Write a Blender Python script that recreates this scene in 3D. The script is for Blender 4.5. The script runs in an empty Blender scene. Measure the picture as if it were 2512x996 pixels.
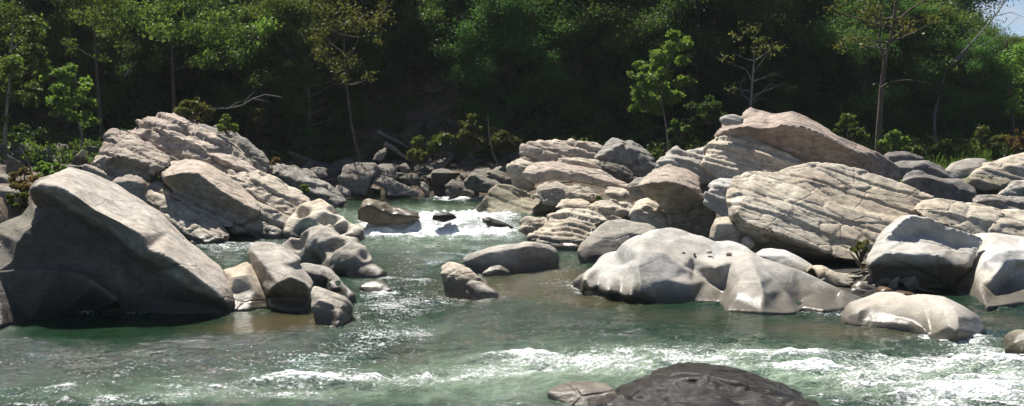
import bpy, math, random
import numpy as np
from mathutils import Vector
from mathutils.geometry import delaunay_2d_cdt

random.seed(7)
RNG = np.random.default_rng(7)
scene = bpy.context.scene
COL = scene.collection

# ------------------------------------------------------------------ camera
F = 2694.0                      # focal length in photograph pixels (2512 wide)
CX, CY = 1256.0, 498.0
CAM_H = 3.5
PITCH = math.atan(198.0 / F)
CT, ST = math.cos(PITCH), math.sin(PITCH)
UP = 0.57                       # level of the upper pool above the lower one


def ray(px, py):
    a = (px - CX) / F
    b = (CY - py) / F
    return a, CT + b * ST, -ST + b * CT


def P(px, py, Y):
    dx, dy, dz = ray(px, py)
    t = Y / dy
    return (dx * t, Y, CAM_H + dz * t)


def W(px, py, z=0.0):
    dx, dy, dz = ray(px, py)
    t = (z - CAM_H) / dz
    return (dx * t, dy * t, z)


# ------------------------------------------------------------------ noise
def _hash(ix, iy, iz, seed):
    h = (ix.astype(np.int64) * 374761393 + iy.astype(np.int64) * 668265263
         + iz.astype(np.int64) * 2147483647 + seed * 974634221) & 0xFFFFFFFF
    h = ((h ^ (h >> 13)) * 1274126177) & 0xFFFFFFFF
    h = ((h ^ (h >> 16)) * 2246822519) & 0xFFFFFFFF
    h = h ^ (h >> 15)
    return (h & 0xFFFFFF).astype(np.float64) / float(0xFFFFFF)


def vnoise(p, seed=0):
    i = np.floor(p).astype(np.int64)
    f = p - i
    u = f * f * f * (f * (f * 6 - 15) + 10)
    r = 0.0
    for dx in (0, 1):
        wx = u[:, 0] if dx else 1 - u[:, 0]
        for dy in (0, 1):
            wy = u[:, 1] if dy else 1 - u[:, 1]
            for dz in (0, 1):
                wz = u[:, 2] if dz else 1 - u[:, 2]
                r = r + wx * wy * wz * _hash(i[:, 0] + dx, i[:, 1] + dy, i[:, 2] + dz, seed)
    return r * 2 - 1


def fbm(p, octaves=4, seed=0, gain=0.5, lac=2.03):
    a, s, tot = 1.0, 0.0, 0.0
    q = p.copy()
    for o in range(octaves):
        s = s + a * vnoise(q, seed + o * 17)
        tot += a
        a *= gain
        q = q * lac + 3.7
    return s / tot


def ridged(p, octaves=4, seed=0):
    a, s, tot = 1.0, 0.0, 0.0
    q = p.copy()
    for o in range(octaves):
        s = s + a * (1 - np.abs(vnoise(q, seed + o * 17)) * 2)
        tot += a
        a *= 0.5
        q = q * 2.03 + 3.7
    return s / tot


def worley(p, seed=0):
    i = np.floor(p).astype(np.int64)
    f1 = np.full(len(p), 9.0)
    f2 = np.full(len(p), 9.0)
    idv = np.zeros(len(p))
    for dx in (-1, 0, 1):
        for dy in (-1, 0, 1):
            for dz in (-1, 0, 1):
                cx, cy, cz = i[:, 0] + dx, i[:, 1] + dy, i[:, 2] + dz
                q = np.stack([cx + _hash(cx, cy, cz, seed), cy + _hash(cx, cy, cz, seed + 1),
                              cz + _hash(cx, cy, cz, seed + 2)], 1)
                d = np.sqrt(((q - p) ** 2).sum(1))
                m = d < f1
                f2 = np.where(m, f1, np.minimum(f2, d))
                idv = np.where(m, _hash(cx, cy, cz, seed + 5), idv)
                f1 = np.where(m, d, f1)
    return f1, f2, idv


def sstep(a, b, x):
    t = np.clip((x - a) / (b - a), 0, 1)
    return t * t * (3 - 2 * t)


# ------------------------------------------------------------------ object helpers
def tag(o, label=None, cat=None, group=None, kind=None):
    if label:
        o['label'] = label
    if cat:
        o['category'] = cat
    if group:
        o['group'] = group
    if kind:
        o['kind'] = kind
    return o


def mesh_np(name, co, quads=None, tris=None, smooth=True, attrs=None, uv=None):
    me = bpy.data.meshes.new(name)
    co = np.ascontiguousarray(co, dtype=np.float32)
    me.vertices.add(len(co))
    me.vertices.foreach_set('co', co.ravel())
    idx, starts, n = [], [], 0
    if quads is not None and len(quads):
        q = np.asarray(quads, dtype=np.int32)
        idx.append(q.ravel())
        starts.append(np.arange(len(q), dtype=np.int32) * 4)
        n = q.size
    if tris is not None and len(tris):
        t = np.asarray(tris, dtype=np.int32)
        idx.append(t.ravel())
        starts.append(n + np.arange(len(t), dtype=np.int32) * 3)
    idx = np.concatenate(idx)
    starts = np.concatenate(starts)
    me.loops.add(len(idx))
    me.loops.foreach_set('vertex_index', idx)
    me.polygons.add(len(starts))
    me.polygons.foreach_set('loop_start', starts)
    me.update(calc_edges=True)
    me.validate()
    if smooth:
        me.polygons.foreach_set('use_smooth', np.ones(len(me.polygons), dtype=bool))
    for k, v in (attrs or {}).items():
        a = me.attributes.new(k, 'FLOAT', 'POINT')
        a.data.foreach_set('value', np.ascontiguousarray(v, dtype=np.float32))
    return me


def link(name, me, m=None, parent=None, loc=None):
    o = bpy.data.objects.new(name, me)
    COL.objects.link(o)
    if m is not None:
        me.materials.append(m)
    if parent is not None:
        o.parent = parent
    if loc is not None:
        o.location = loc
    return o


def empty(name, loc):
    o = bpy.data.objects.new(name, None)
    o.empty_display_size = 0.3
    COL.objects.link(o)
    o.location = loc
    return o


def tube(points, radii, sides=6):
    pts = np.asarray(points, float)
    n = len(pts)
    tang = np.gradient(pts, axis=0)
    tang /= np.linalg.norm(tang, axis=1)[:, None] + 1e-9
    ref = np.array([0.31, 0.9, 0.21])
    co = []
    for i in range(n):
        t = tang[i]
        u = np.cross(t, ref)
        if np.linalg.norm(u) < 0.1:
            u = np.cross(t, [1, 0, 0])
        u /= np.linalg.norm(u)
        v = np.cross(t, u)
        for k in range(sides):
            a = 2 * math.pi * k / sides
            co.append(pts[i] + radii[i] * (math.cos(a) * u + math.sin(a) * v))
    q = []
    for i in range(n - 1):
        for k in range(sides):
            k2 = (k + 1) % sides
            q.append((i * sides + k, i * sides + k2, (i + 1) * sides + k2, (i + 1) * sides + k))
    return np.array(co), q


class Acc:
    def __init__(self):
        self.co, self.q, self.n = [], [], 0

    def add(self, co, q):
        self.co.append(np.asarray(co))
        self.q.append(np.asarray(q) + self.n)
        self.n += len(co)

    def tube(self, pts, radii, sides=6):
        self.add(*tube(pts, radii, sides))

    def mesh(self, name):
        return mesh_np(name, np.concatenate(self.co), quads=np.concatenate(self.q))


# ------------------------------------------------------------------ node helper
class NT:
    def __init__(self, mat):
        self.t = mat.node_tree
        self.n = self.t.nodes
        self.l = self.t.links

    def new(self, typ, **kw):
        x = self.n.new(typ)
        for k, v in kw.items():
            setattr(x, k, v)
        return x

    def link(self, a, b):
        self.l.new(a, b)

    def val(self, sock, v):
        if isinstance(v, bpy.types.NodeSocket):
            self.l.new(v, sock)
        else:
            sock.default_value = v

    def noise(self, vec, scale, detail=4, rough=0.55, dist=0.0):
        x = self.new('ShaderNodeTexNoise')
        x.inputs['Scale'].default_value = scale
        x.inputs['Detail'].default_value = detail
        x.inputs['Roughness'].default_value = rough
        x.inputs['Distortion'].default_value = dist
        if vec is not None:
            self.l.new(vec, x.inputs['Vector'])
        return x.outputs['Fac']

    def mapping(self, vec, scale=(1, 1, 1), rot=(0, 0, 0), loc=(0, 0, 0)):
        x = self.new('ShaderNodeMapping')
        x.inputs['Scale'].default_value = scale
        x.inputs['Rotation'].default_value = rot
        x.inputs['Location'].default_value = loc
        self.l.new(vec, x.inputs['Vector'])
        return x.outputs['Vector']

    def rng(self, v, a, b, c=0.0, d=1.0, smooth=True):
        x = self.new('ShaderNodeMapRange')
        x.interpolation_type = 'SMOOTHSTEP' if smooth else 'LINEAR'
        self.val(x.inputs['Value'], v)
        for k, w in (('From Min', a), ('From Max', b), ('To Min', c), ('To Max', d)):
            self.val(x.inputs[k], w)
        return x.outputs['Result']

    def math(self, op, a, b=None, clamp=False):
        x = self.new('ShaderNodeMath', operation=op, use_clamp=clamp)
        self.val(x.inputs[0], a)
        if b is not None:
            self.val(x.inputs[1], b)
        return x.outputs[0]

    def mix(self, fac, a, b, blend='MIX'):
        x = self.new('ShaderNodeMix', data_type='RGBA', blend_type=blend)
        self.val(x.inputs[0], fac)
        for s, v in ((x.inputs[6], a), (x.inputs[7], b)):
            if isinstance(v, tuple):
                v = (*v, 1.0) if len(v) == 3 else v
            self.val(s, v)
        return x.outputs[2]

    def bump(self, h, strength, dist, normal=None):
        x = self.new('ShaderNodeBump')
        self.val(x.inputs['Height'], h)
        x.inputs['Strength'].default_value = strength
        x.inputs['Distance'].default_value = dist
        if normal is not None:
            self.l.new(normal, x.inputs['Normal'])
        return x.outputs['Normal']

    def attr(self, name):
        return self.new('ShaderNodeAttribute', attribute_name=name).outputs['Fac']


def new_mat(name):
    m = bpy.data.materials.new(name)
    m.use_nodes = True
    m.node_tree.nodes.clear()
    t = NT(m)
    out = t.new('ShaderNodeOutputMaterial')
    return m, t, out


BED_ANG = math.radians(21)


def rock_mat(name, base, alt, stain, dark=(0.07, 0.062, 0.055), stain_amt=0.5, dark_amt=0.4, band=0.3,
             lichen=0.0, lichen_col=(0.38, 0.37, 0.30), wet_lo=0.06, wet_hi=0.42, bump=0.5, rough=0.85, crack=0.0,
             fine=1.0, moss=0.0, tilt=14, mott=1.0, cap=None, tide=None, wet_rough=0.34, wet_col=(0.035, 0.030, 0.022), spec=0.3):
    """weathered sandstone: base/alternate tone, iron stain, bedding bands, dark varnish, lichen, wet foot"""
    m, t, out = new_mat(name)
    geo = t.new('ShaderNodeNewGeometry')
    pos = geo.outputs['Position']
    oi = t.new('ShaderNodeObjectInfo')
    # bedding coordinate: strata dip to the right of the river
    bed = t.mapping(pos, rot=(math.radians(tilt), BED_ANG, 0), scale=(0.35, 0.5, 3.2))
    big = t.noise(pos, 0.55, 3, 0.5)
    med = t.noise(pos, 2.1, 5, 0.6, 0.4)
    sml = t.noise(pos, 11.0, 6, 0.65)
    bnd = t.noise(bed, 2.2, 5, 0.62, 0.3)
    c = t.mix(t.rng(med, 0.38, 0.64), base, alt)
    c = t.mix(t.math('MULTIPLY', t.rng(big, 0.42, 0.66), stain_amt), c, stain)
    c = t.mix(t.math('MULTIPLY', t.rng(bnd, 0.40, 0.66), band), c, tuple(x * 0.55 for x in base))
    n2 = t.noise(t.mapping(pos, loc=(31, 7, 3)), 1.25, 6, 0.68, 0.6)
    c = t.mix(t.math('MULTIPLY', t.rng(n2, 0.53, 0.68), dark_amt), c, dark)
    c = t.mix(t.math('MULTIPLY', t.rng(sml, 0.50, 0.75), 0.35 * fine), c, tuple(x * 0.55 for x in base))
    c = t.mix(t.math('MULTIPLY', t.rng(sml, 0.46, 0.30), 0.25 * fine), c, tuple(min(0.8, x * 1.25) for x in alt))
    if lichen > 0:
        l1 = t.noise(t.mapping(pos, loc=(5, 17, 9)), 5.0, 6, 0.75, 0.8)
        c = t.mix(t.math('MULTIPLY', t.rng(l1, 0.52, 0.60), lichen), c, lichen_col)
    if moss > 0:
        l1 = t.noise(t.mapping(pos, loc=(11, 2, 19)), 1.6, 6, 0.7, 0.5)
        c = t.mix(t.math('MULTIPLY', t.rng(l1, 0.48, 0.62), moss), c, (0.10, 0.105, 0.04))
    hgt = t.math('ADD', t.math('MULTIPLY', med, 0.8), t.math('ADD', t.math('MULTIPLY', sml, 0.35), t.math('MULTIPLY', bnd, 0.45)))
    if crack > 0:
        vor = t.new('ShaderNodeTexVoronoi', feature='DISTANCE_TO_EDGE')
        warp = t.new('ShaderNodeMix', data_type='VECTOR')
        warp.inputs[0].default_value = 0.12
        nz = t.new('ShaderNodeTexNoise')
        nz.inputs['Scale'].default_value = 1.5
        t.link(pos, nz.inputs['Vector'])
        cp = t.mapping(pos, rot=(math.radians(tilt), BED_ANG, 0), scale=(0.62, 0.62, 1.25))
        t.link(cp, warp.inputs[4])
        t.link(nz.outputs['Color'], warp.inputs[5])
        t.link(warp.outputs[1], vor.inputs['Vector'])
        vor.inputs['Scale'].default_value = 1.1
        vor.inputs['Randomness'].default_value = 0.9
        e = t.rng(vor.outputs['Distance'], 0.0, 0.028)
        hgt = t.math('ADD', hgt, t.math('MULTIPLY', e, 0.6 * crack))
        c = t.mix(t.math('MULTIPLY', t.math('SUBTRACT', 1.0, t.rng(vor.outputs['Distance'], 0.0, 0.022)), 0.45 * crack), c,
                  (0.10, 0.085, 0.065))
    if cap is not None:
        # pale above a plane; below it stain and shade painted into the colour
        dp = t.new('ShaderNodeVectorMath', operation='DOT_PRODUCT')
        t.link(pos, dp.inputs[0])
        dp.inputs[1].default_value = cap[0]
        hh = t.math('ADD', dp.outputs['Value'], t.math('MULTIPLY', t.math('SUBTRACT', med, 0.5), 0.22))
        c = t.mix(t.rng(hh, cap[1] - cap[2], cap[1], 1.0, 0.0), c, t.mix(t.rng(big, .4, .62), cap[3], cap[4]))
    if tide is not None:
        # silt stain left by higher water
        sz = t.new('ShaderNodeSeparateXYZ')
        t.link(pos, sz.inputs[0])
        tz = t.math('ADD', sz.outputs['Z'], t.math('MULTIPLY', t.math('SUBTRACT', t.noise(pos, .9, 4, .6), .5), 0.9))
        c = t.mix(t.math('MULTIPLY', t.rng(tz, tide[0], tide[1], 1.0, 0.0), .85), c, tide[2])
    # mottling, bedding-parallel weather streaks and grain
    mo = t.noise(t.mapping(pos, loc=(3, 51, 13)), 4.2, 8, 0.72, 0.5)
    stv = t.mapping(pos, rot=(math.radians(tilt), BED_ANG, 0), scale=(0.9, 1.1, 5.0))
    sk = t.noise(stv, 1.9, 6, 0.7, 1.2)
    gr = t.noise(pos, 34.0, 3, 0.7)
    v = t.math('MULTIPLY', t.rng(mo, 0.32, 0.68, 1 - 0.34 * mott, 1 + 0.16 * mott), t.rng(sk, 0.34, 0.66, 1 - 0.13 * mott, 1 + 0.05 * mott))
    v = t.math('MULTIPLY', v, t.rng(gr, 0.3, 0.7, 1 - 0.16 * mott, 1 + 0.12 * mott))
    mv = t.new('ShaderNodeVectorMath', operation='SCALE')
    t.link(c, mv.inputs[0])
    t.link(v, mv.inputs['Scale'])
    c = mv.outputs[0]
    hgt = t.math('ADD', hgt, t.math('ADD', t.math('MULTIPLY', mo, 0.5), t.math('MULTIPLY', sk, 0.35)))
    # slow per-stone difference
    hv = t.new('ShaderNodeHueSaturation')
    t.link(c, hv.inputs['Color'])
    t.link(t.rng(oi.outputs['Random'], 0, 1, 0.84, 1.12, False), hv.inputs['Value'])
    c = hv.outputs['Color']
    # wet foot by the water; also carries painted stain and shade of one boulder
    sep = t.new('ShaderNodeSeparateXYZ')
    t.link(pos, sep.inputs[0])
    zz = t.math('ADD', sep.outputs['Z'], t.math('MULTIPLY', t.math('SUBTRACT', med, 0.5), 0.30))
    wet = t.rng(zz, wet_lo, wet_hi, 1.0, 0.0)
    c = t.mix(t.math('MULTIPLY', wet, 0.78), c, wet_col)
    b = t.new('ShaderNodeBsdfPrincipled')
    t.link(c, b.inputs['Base Color'])
    t.link(t.rng(wet, 0, 1, rough, wet_rough), b.inputs['Roughness'])
    b.inputs['Specular IOR Level'].default_value = spec
    t.link(t.bump(hgt, bump, 0.05), b.inputs['Normal'])
    t.link(b.outputs[0], out.inputs['Surface'])
    return m
# ------------------------------------------------------------------ rocks
NB_L = np.array([math.sin(math.radians(31)), 0.40, math.cos(math.radians(31))])
NB_R = np.array([math.sin(BED_ANG), 0.42, math.cos(BED_ANG)])
NB_L /= np.linalg.norm(NB_L)
NB_R /= np.linalg.norm(NB_R)


def remesh(co, tris, vox, smooth_it):
    me = mesh_np('tmp', co, tris=tris, smooth=False)
    o = bpy.data.objects.new('tmp', me)
    COL.objects.link(o)
    r = o.modifiers.new('r', 'REMESH')
    r.mode = 'VOXEL'
    r.voxel_size = vox
    s = o.modifiers.new('s', 'SMOOTH')
    s.factor = 0.5
    s.iterations = smooth_it
    dg = bpy.context.evaluated_depsgraph_get()
    ev = o.evaluated_get(dg)
    m2 = bpy.data.meshes.new_from_object(ev)
    bpy.data.objects.remove(o)
    bpy.data.meshes.remove(me)
    return m2


def displace(co, nr, style, amp, seed, flute=0.0):
    q = co + seed * 13.7
    NB = NB_R if co[:, 0].mean() > 0.3 else NB_L
    d = fbm(q * 0.9, 3, seed) * (0.07 if style in ('scallop', 'smooth') else 0.045)
    par = np.abs(nr @ NB)
    side = 1 - par ** 2
    if style == 'smooth':
        d = fbm(q * 0.8, 2, seed) * 0.07 + fbm(q * 2.2, 2, seed + 3) * 0.022 + fbm(q * 9, 2, seed) * 0.004
        # flutes worn by the current, following the bedding
        s = (co @ NB) * 5.0 + fbm(q * 0.7, 2, seed) * 1.5
        d += np.sin(s) * 0.018 * side
        if flute:
            s2 = co[:, 0] * 1.9 + co[:, 1] * 0.9 + 1.6 * co[:, 2] + 1.1 * fbm(q * 0.8, 2, seed + 4)
            d += flute * (np.abs(np.sin(s2)) - 0.6)
    else:
        d += fbm(q * 2.6, 4, seed + 3) * (0.045 if style in ('scallop', 'strata') else 0.022) + fbm(q * 9.0, 3, seed + 5) * 0.010
    if style in ('strata', 'rough', 'slab', 'block', 'seam'):
        t = {'strata': 0.21, 'rough': 0.52, 'slab': 0.46, 'block': 0.5, 'seam': 0.62}[style]
        s = (co @ NB) + 0.14 * fbm(q * 0.5, 3, seed + 9) + 0.025 * fbm(q * 3, 2, seed)
        x = s / t + seed * 0.37
        L = np.floor(x)
        fr = x - L
        z = np.zeros(len(L))
        h0 = _hash(L, z, z, 77 + seed)
        h1 = _hash(L + 1, z, z, 77 + seed)
        v = h0 + (h1 - h0) * sstep(0.74, 0.98, fr)
        A = {'strata': 0.19, 'rough': 0.24, 'slab': 0.10, 'block': 0.08, 'seam': 0.13}[style]
        gd = {'strata': 0.06, 'rough': 0.15, 'slab': 0.06, 'block': 0.03, 'seam': 0.075}[style]
        d += ((v - 0.5) * A - gd * np.exp(-((fr - 0.90) * t / 0.036) ** 2)) * (0.35 + 0.65 * side)
    if style in ('rough', 'slab', 'block', 'seam'):
        # joints: broken more or less square to the bedding
        sc = {'rough': 0.8, 'slab': 0.62, 'block': 0.8, 'seam': 0.8}[style]
        ux = np.cross([0, 1, 0], NB)
        b = np.stack([co @ ux * sc, co[:, 1] * sc * 0.9, (co @ NB) * sc * 2.0], 1)
        b += 0.10 * np.stack([fbm(q * 1.4, 3, seed + k) for k in (1, 2, 3)], 1)
        f1, f2, idv = worley(b + seed * 3.1, seed + 21)
        A = {'rough': 0.10, 'slab': 0.045, 'block': 0.09, 'seam': 0.06}[style]
        fac = {'rough': 0.15, 'slab': 0.05, 'block': 0.16, 'seam': 0.07}[style]
        hs = [((idv * k_) % 1.0) - 0.5 for k_ in (37.0, 91.0, 213.0)]
        tilt = (hs[0] * co[:, 0] + hs[1] * co[:, 1] + hs[2] * co[:, 2]) * 2.0
        tilt = tilt - np.round(tilt / 0.6) * 0.6
        ed = sstep(0.0, 0.025, f2 - f1)
        gv = {'rough': 0.05, 'slab': 0.025, 'block': 0.05, 'seam': 0.035}[style]
        d += ((idv - 0.5) * A + fac * 0.5 * tilt) * ed - gv * np.exp(-((f2 - f1) / 0.045) ** 2)
        f1, f2, idv = worley(b * 2.4 + seed * 1.7, seed + 25)
        d += (idv - 0.5) * A * 0.35 * sstep(0.0, 0.05, f2 - f1)
    if style == 'rough':
        d += (ridged(q * np.array([1.6, 1.6, 2.6]), 4, seed + 8) - 0.3) * 0.04
    if style == 'scallop':
        f1, f2, idv = worley(q * np.array([1.25, 1.25, 1.9]) + 0.3 * np.stack([fbm(q, 2, seed + k) for k in (1, 2, 3)], 1), seed + 31)
        d -= 0.42 * (1 - sstep(0.0, 0.60, f1)) - 0.16
    return (d - d.mean()) * amp


N_ROCK = [0]
WPTS = []


def rock(label, Y0, lobes, m, style='rough', cat='boulder', name='boulder', k=0.7, kr=0.25, thick=None, zl=0.0,
         smooth=None, amp=1.0, vox=None, group=None, auto=True, grow=None, flute=0.0, rag=0.0):
    N_ROCK[0] += 1
    seed = N_ROCK[0]
    allco, alltri, n = [], [], 0
    for lobe in lobes:
        outline, ridges = lobe[0], (lobe[1] if len(lobe) > 1 else [])
        pymax = max(p[1] for p in outline)
        wy = [W(p[0], p[1], zl)[1] for p in outline if len(p) == 3 and p[2] == 'w']
        wpt = sorted((p[0], W(p[0], p[1], zl)[1], p[1]) for p in outline if len(p) == 3 and p[2] == 'w')
        if wy and auto:
            Y0 = 0.4 * sum(wy) / len(wy) + 0.6 * min(wy)
        pts2, dep, isw, segs = [], [], [], []
        planar = style in ('rough', 'slab', 'block', 'strata', 'seam')
        gf = grow if grow is not None else (1.0 if wy else 1.055)
        gcx = sum(p[0] for p in outline) / len(outline)
        gcy = sum(p[1] for p in outline) / len(outline)

        def add(p, ridge):
            yb_, pyb_ = Y0, pymax
            if wpt and auto:
                yb_ = float(np.interp(p[0], [q_[0] for q_ in wpt], [q_[1] for q_ in wpt]))
                pyb_ = float(np.interp(p[0], [q_[0] for q_ in wpt], [q_[2] for q_ in wpt]))
            h = max(0.0, (pyb_ - p[1]) / F * yb_)
            if len(p) == 2:
                d = (kr if ridge else k) * h
                if not ridge and planar and ridges:
                    r0 = sorted((q_[0], q_[1]) for q_ in ridges[0])
                    ry = float(np.interp(p[0], [q_[0] for q_ in r0], [q_[1] for q_ in r0]))
                    if p[1] > ry - 3:
                        d = kr * h + 0.08 * (k - kr) * h
                y, w = yb_ + d, False
            elif p[2] == 'w':
                y, w = W(p[0], p[1], zl)[1], True
                WPTS.append(W(p[0], p[1], zl)[:2])
            else:
                y, w = (yb_ if auto else Y0) + p[2], False
            if not ridge and gf != 1.0:
                p = (gcx + (p[0] - gcx) * gf, gcy + (p[1] - gcy) * (1 + (gf - 1) * (0.35 if p[1] < gcy else 1.6)), *p[2:])
            pts2.append(Vector((p[0], p[1])))
            dep.append(y)
            isw.append(w)
            return len(pts2) - 1
        loop = [add(p, False) for p in outline]
        for i_, p in enumerate(outline):
            q_ = outline[(i_ + 1) % len(outline)]
            if len(p) == 3 and len(q_) == 3 and p[2] == 'w' and q_[2] == 'w':
                for f_ in np.linspace(0, 1, 9)[1:-1]:
                    WPTS.append(W(p[0] + (q_[0] - p[0]) * f_, p[1] + (q_[1] - p[1]) * f_, zl)[:2])
        for rl in ridges:
            ids = [add(p, True) for p in rl]
            segs += list(zip(ids[:-1], ids[1:]))
        v2, e2, f2, ov, oe, of = delaunay_2d_cdt(pts2, segs, [loop], 1, 1e-3)
        P2 = np.array([(p.x, p.y) for p in pts2])
        D = np.array(dep)
        co = []
        newidx = {}
        for i, v in enumerate(v2):
            if ov[i]:
                yy = D[ov[i][0]]
                for o_ in ov[i]:
                    newidx[o_] = i
            else:
                w_ = 1.0 / (((P2 - np.array([v.x, v.y])) ** 2).sum(1) + 1)
                w_ = w_ ** 2
                yy = float((D * w_).sum() / w_.sum())
            co.append(P(v.x, v.y, yy))
        tris = [tuple(f) for f in f2 if len(f) == 3]
        for f in f2:
            for j in range(1, len(f) - 2):
                tris.append((f[0], f[j + 1], f[j + 2])) if len(f) > 3 else None
            if len(f) > 3:
                tris.append((f[0], f[1], f[2]))
        # boundary from the triangles, oriented
        from collections import Counter
        ec = Counter()
        for a, b, c in tris:
            for e in ((a, b), (b, c), (c, a)):
                ec[e] += 1
        bnd = {a: b for (a, b) in ec if (b, a) not in ec}
        start = next(iter(bnd))
        ring = [start]
        while True:
            nx = bnd.get(ring[-1])
            if nx is None or nx == start or len(ring) > 500:
                break
            ring.append(nx)
        wset = {newidx[i] for i in range(len(loop)) if isw[i] and i in newidx}
        co = [tuple(c) for c in co]
        A = np.array(co)
        cen = A[ring].mean(0)
        ext = A[ring].max(0) - A[ring].min(0)
        th = thick if thick is not None else max(0.5, 0.55 * min(ext[0], 2.2 * ext[2]))
        prev = ring
        # skirt under water
        sk = []
        for r in ring:
            if r in wset:
                x, y, z = co[r]
                co.append((x, y + 0.02, z - 0.7))
                sk.append(len(co) - 1)
            else:
                sk.append(r)

        def bridge(r0, r1):
            m_ = len(r0)
            for i in range(m_):
                a, b = r0[i], r0[(i + 1) % m_]
                c, d = r1[(i + 1) % m_], r1[i]
                if a != d and b != c:
                    tris.append((b, a, d))
                    tris.append((b, d, c))
                elif a == d and b != c:
                    tris.append((b, a, c))
                elif a != d and b == c:
                    tris.append((b, a, d))
        bridge(ring, sk)
        prev = sk
        for f_, s_ in ((0.92, 0.35), (0.70, 0.75), (0.35, 1.0)):
            cur = []
            for i, r in enumerate(ring):
                src = co[sk[i]]
                x = cen[0] + (src[0] - cen[0]) * f_
                z = cen[2] + (src[2] - cen[2]) * f_ if src[2] > cen[2] else cen[2] + (src[2] - cen[2]) * (0.5 + 0.5 * f_)
                y = src[1] + th * s_
                co.append((x, y, z))
                cur.append(len(co) - 1)
            bridge(prev, cur)
            prev = cur
        co.append(tuple(np.array([co[i] for i in prev]).mean(0)))
        c0 = len(co) - 1
        for i in range(len(prev)):
            tris.append((prev[(i + 1) % len(prev)], prev[i], c0))
        allco += co
        alltri += [(a + n, b + n, c + n) for a, b, c in tris]
        n = len(allco)
    allco = np.array(allco)
    v = vox or max(0.026, Y0 * 0.0018)
    me = remesh(allco, alltri, v, smooth if smooth is not None else (1 if style in ('smooth', 'scallop') else 0))
    nv = len(me.vertices)
    c = np.empty(nv * 3, dtype=np.float32)
    me.vertices.foreach_get('co', c)
    nr = np.empty(nv * 3, dtype=np.float32)
    me.vertex_normals.foreach_get('vector', nr)
    c = c.reshape(-1, 3).astype(float)
    nr = nr.reshape(-1, 3).astype(float)
    c = c + nr * displace(c, nr, style, amp, seed, flute)[:, None]
    if rag:
        c = c + nr * (rag * (ridged(c * np.array([4.0, 4.0, 6.0]), 5, 3) - .3))[:, None]
    org = np.array([(c[:, 0].min() + c[:, 0].max()) / 2, (c[:, 1].min() + c[:, 1].max()) / 2, c[:, 2].min()])
    me.vertices.foreach_set('co', (c - org).astype(np.float32).ravel())
    me.polygons.foreach_set('use_smooth', np.ones(len(me.polygons), dtype=bool))
    me.update()
    me.name = name
    o = link(name, me, m, loc=org)
    tag(o, label, cat, group)
    return o


M_WHITE = rock_mat('white_sandstone', (0.57, 0.56, 0.53), (0.50, 0.48, 0.435), (0.41, 0.355, 0.28), stain_amt=0.6,
                   dark_amt=0.3, band=0.35, bump=0.40, fine=0.8, lichen=0.22, lichen_col=(0.30, 0.28, 0.24), dark=(0.25, 0.225, 0.19), mott=0.65, crack=0.18, tide=(0.0, 0.55, (0.41, 0.365, 0.285)))
M_PALE = rock_mat('pale_sandstone', (0.66, 0.60, 0.485), (0.56, 0.49, 0.38), (0.44, 0.34, 0.24), stain_amt=0.6,
                  dark_amt=0.25, band=0.35, bump=0.5, crack=0.7, dark=(0.16, 0.13, 0.10))
M_PINK = rock_mat('pinkish_sandstone', (0.45, 0.37, 0.295), (0.51, 0.435, 0.355), (0.31, 0.225, 0.18), stain_amt=0.5,
                  dark_amt=0.45, band=0.45, bump=0.8, lichen=0.25, dark=(0.10, 0.085, 0.075), crack=0.6)
M_TAN = rock_mat('tan_sandstone', (0.48, 0.415, 0.325), (0.54, 0.48, 0.385), (0.35, 0.275, 0.205), stain_amt=0.5,
                 dark_amt=0.35, band=0.4, bump=0.75, dark=(0.12, 0.10, 0.08), crack=0.6)
M_GREY = rock_mat('grey_sandstone', (0.41, 0.375, 0.32), (0.48, 0.445, 0.385), (0.31, 0.26, 0.205), stain_amt=0.4,
                  dark_amt=0.35, band=0.3, bump=0.55, dark=(0.11, 0.10, 0.09), crack=0.4, tide=(0.1, 0.7, (0.29, 0.255, 0.20)))
M_LICHEN = rock_mat('lichen_rock', (0.30, 0.28, 0.25), (0.24, 0.22, 0.19), (0.20, 0.16, 0.13), stain_amt=0.4,
                    dark_amt=0.7, band=0.2, bump=0.9, lichen=0.7, dark=(0.07, 0.065, 0.06))
M_MOSSY = rock_mat('mossy_sandstone', (0.40, 0.36, 0.26), (0.34, 0.30, 0.21), (0.27, 0.22, 0.15), stain_amt=0.5,
                   dark_amt=0.35, band=0.45, bump=0.5, moss=0.35, dark=(0.12, 0.10, 0.07))
M_MOSSY_UP = rock_mat('mossy_sandstone_upper_pool', (0.40, 0.33, 0.22), (0.34, 0.28, 0.18), (0.27, 0.20, 0.12), stain_amt=0.5,
                      dark_amt=0.35, band=0.45, bump=0.5, moss=0.2, dark=(0.12, 0.10, 0.07), wet_lo=0.84, wet_hi=1.08)
M_BANK = rock_mat('bank_rock_shade', (0.14, 0.125, 0.10), (0.19, 0.175, 0.145), (0.13, 0.10, 0.08), stain_amt=0.5,
                  dark_amt=0.4, band=0.35, bump=0.7, lichen=0.25, dark=(0.08, 0.07, 0.06), moss=0.2)  # darker copy for rocks in shade, the shade set into the colour
M_WET = rock_mat('wet_black_rock', (0.035, 0.030, 0.024), (0.05, 0.04, 0.03), (0.05, 0.038, 0.016), stain_amt=0.6,
                 dark_amt=0.6, band=0.2, bump=1.0, moss=0.25, dark=(0.02, 0.018, 0.016), wet_lo=2.5, wet_hi=4.5, rough=0.3, wet_rough=0.16, wet_col=(0.015, 0.013, 0.012), spec=0.15)
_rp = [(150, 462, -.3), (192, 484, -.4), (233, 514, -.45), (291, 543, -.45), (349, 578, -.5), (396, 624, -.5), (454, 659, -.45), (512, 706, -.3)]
_tp = [(148, 419, 1.7), (171, 408, 1.9), (205, 420, 1.9), (250, 453, 1.75), (326, 496, 1.6), (373, 521, 1.6), (419, 564, 1.45), (466, 602, 1.4), (512, 636, 1.2)]
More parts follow.
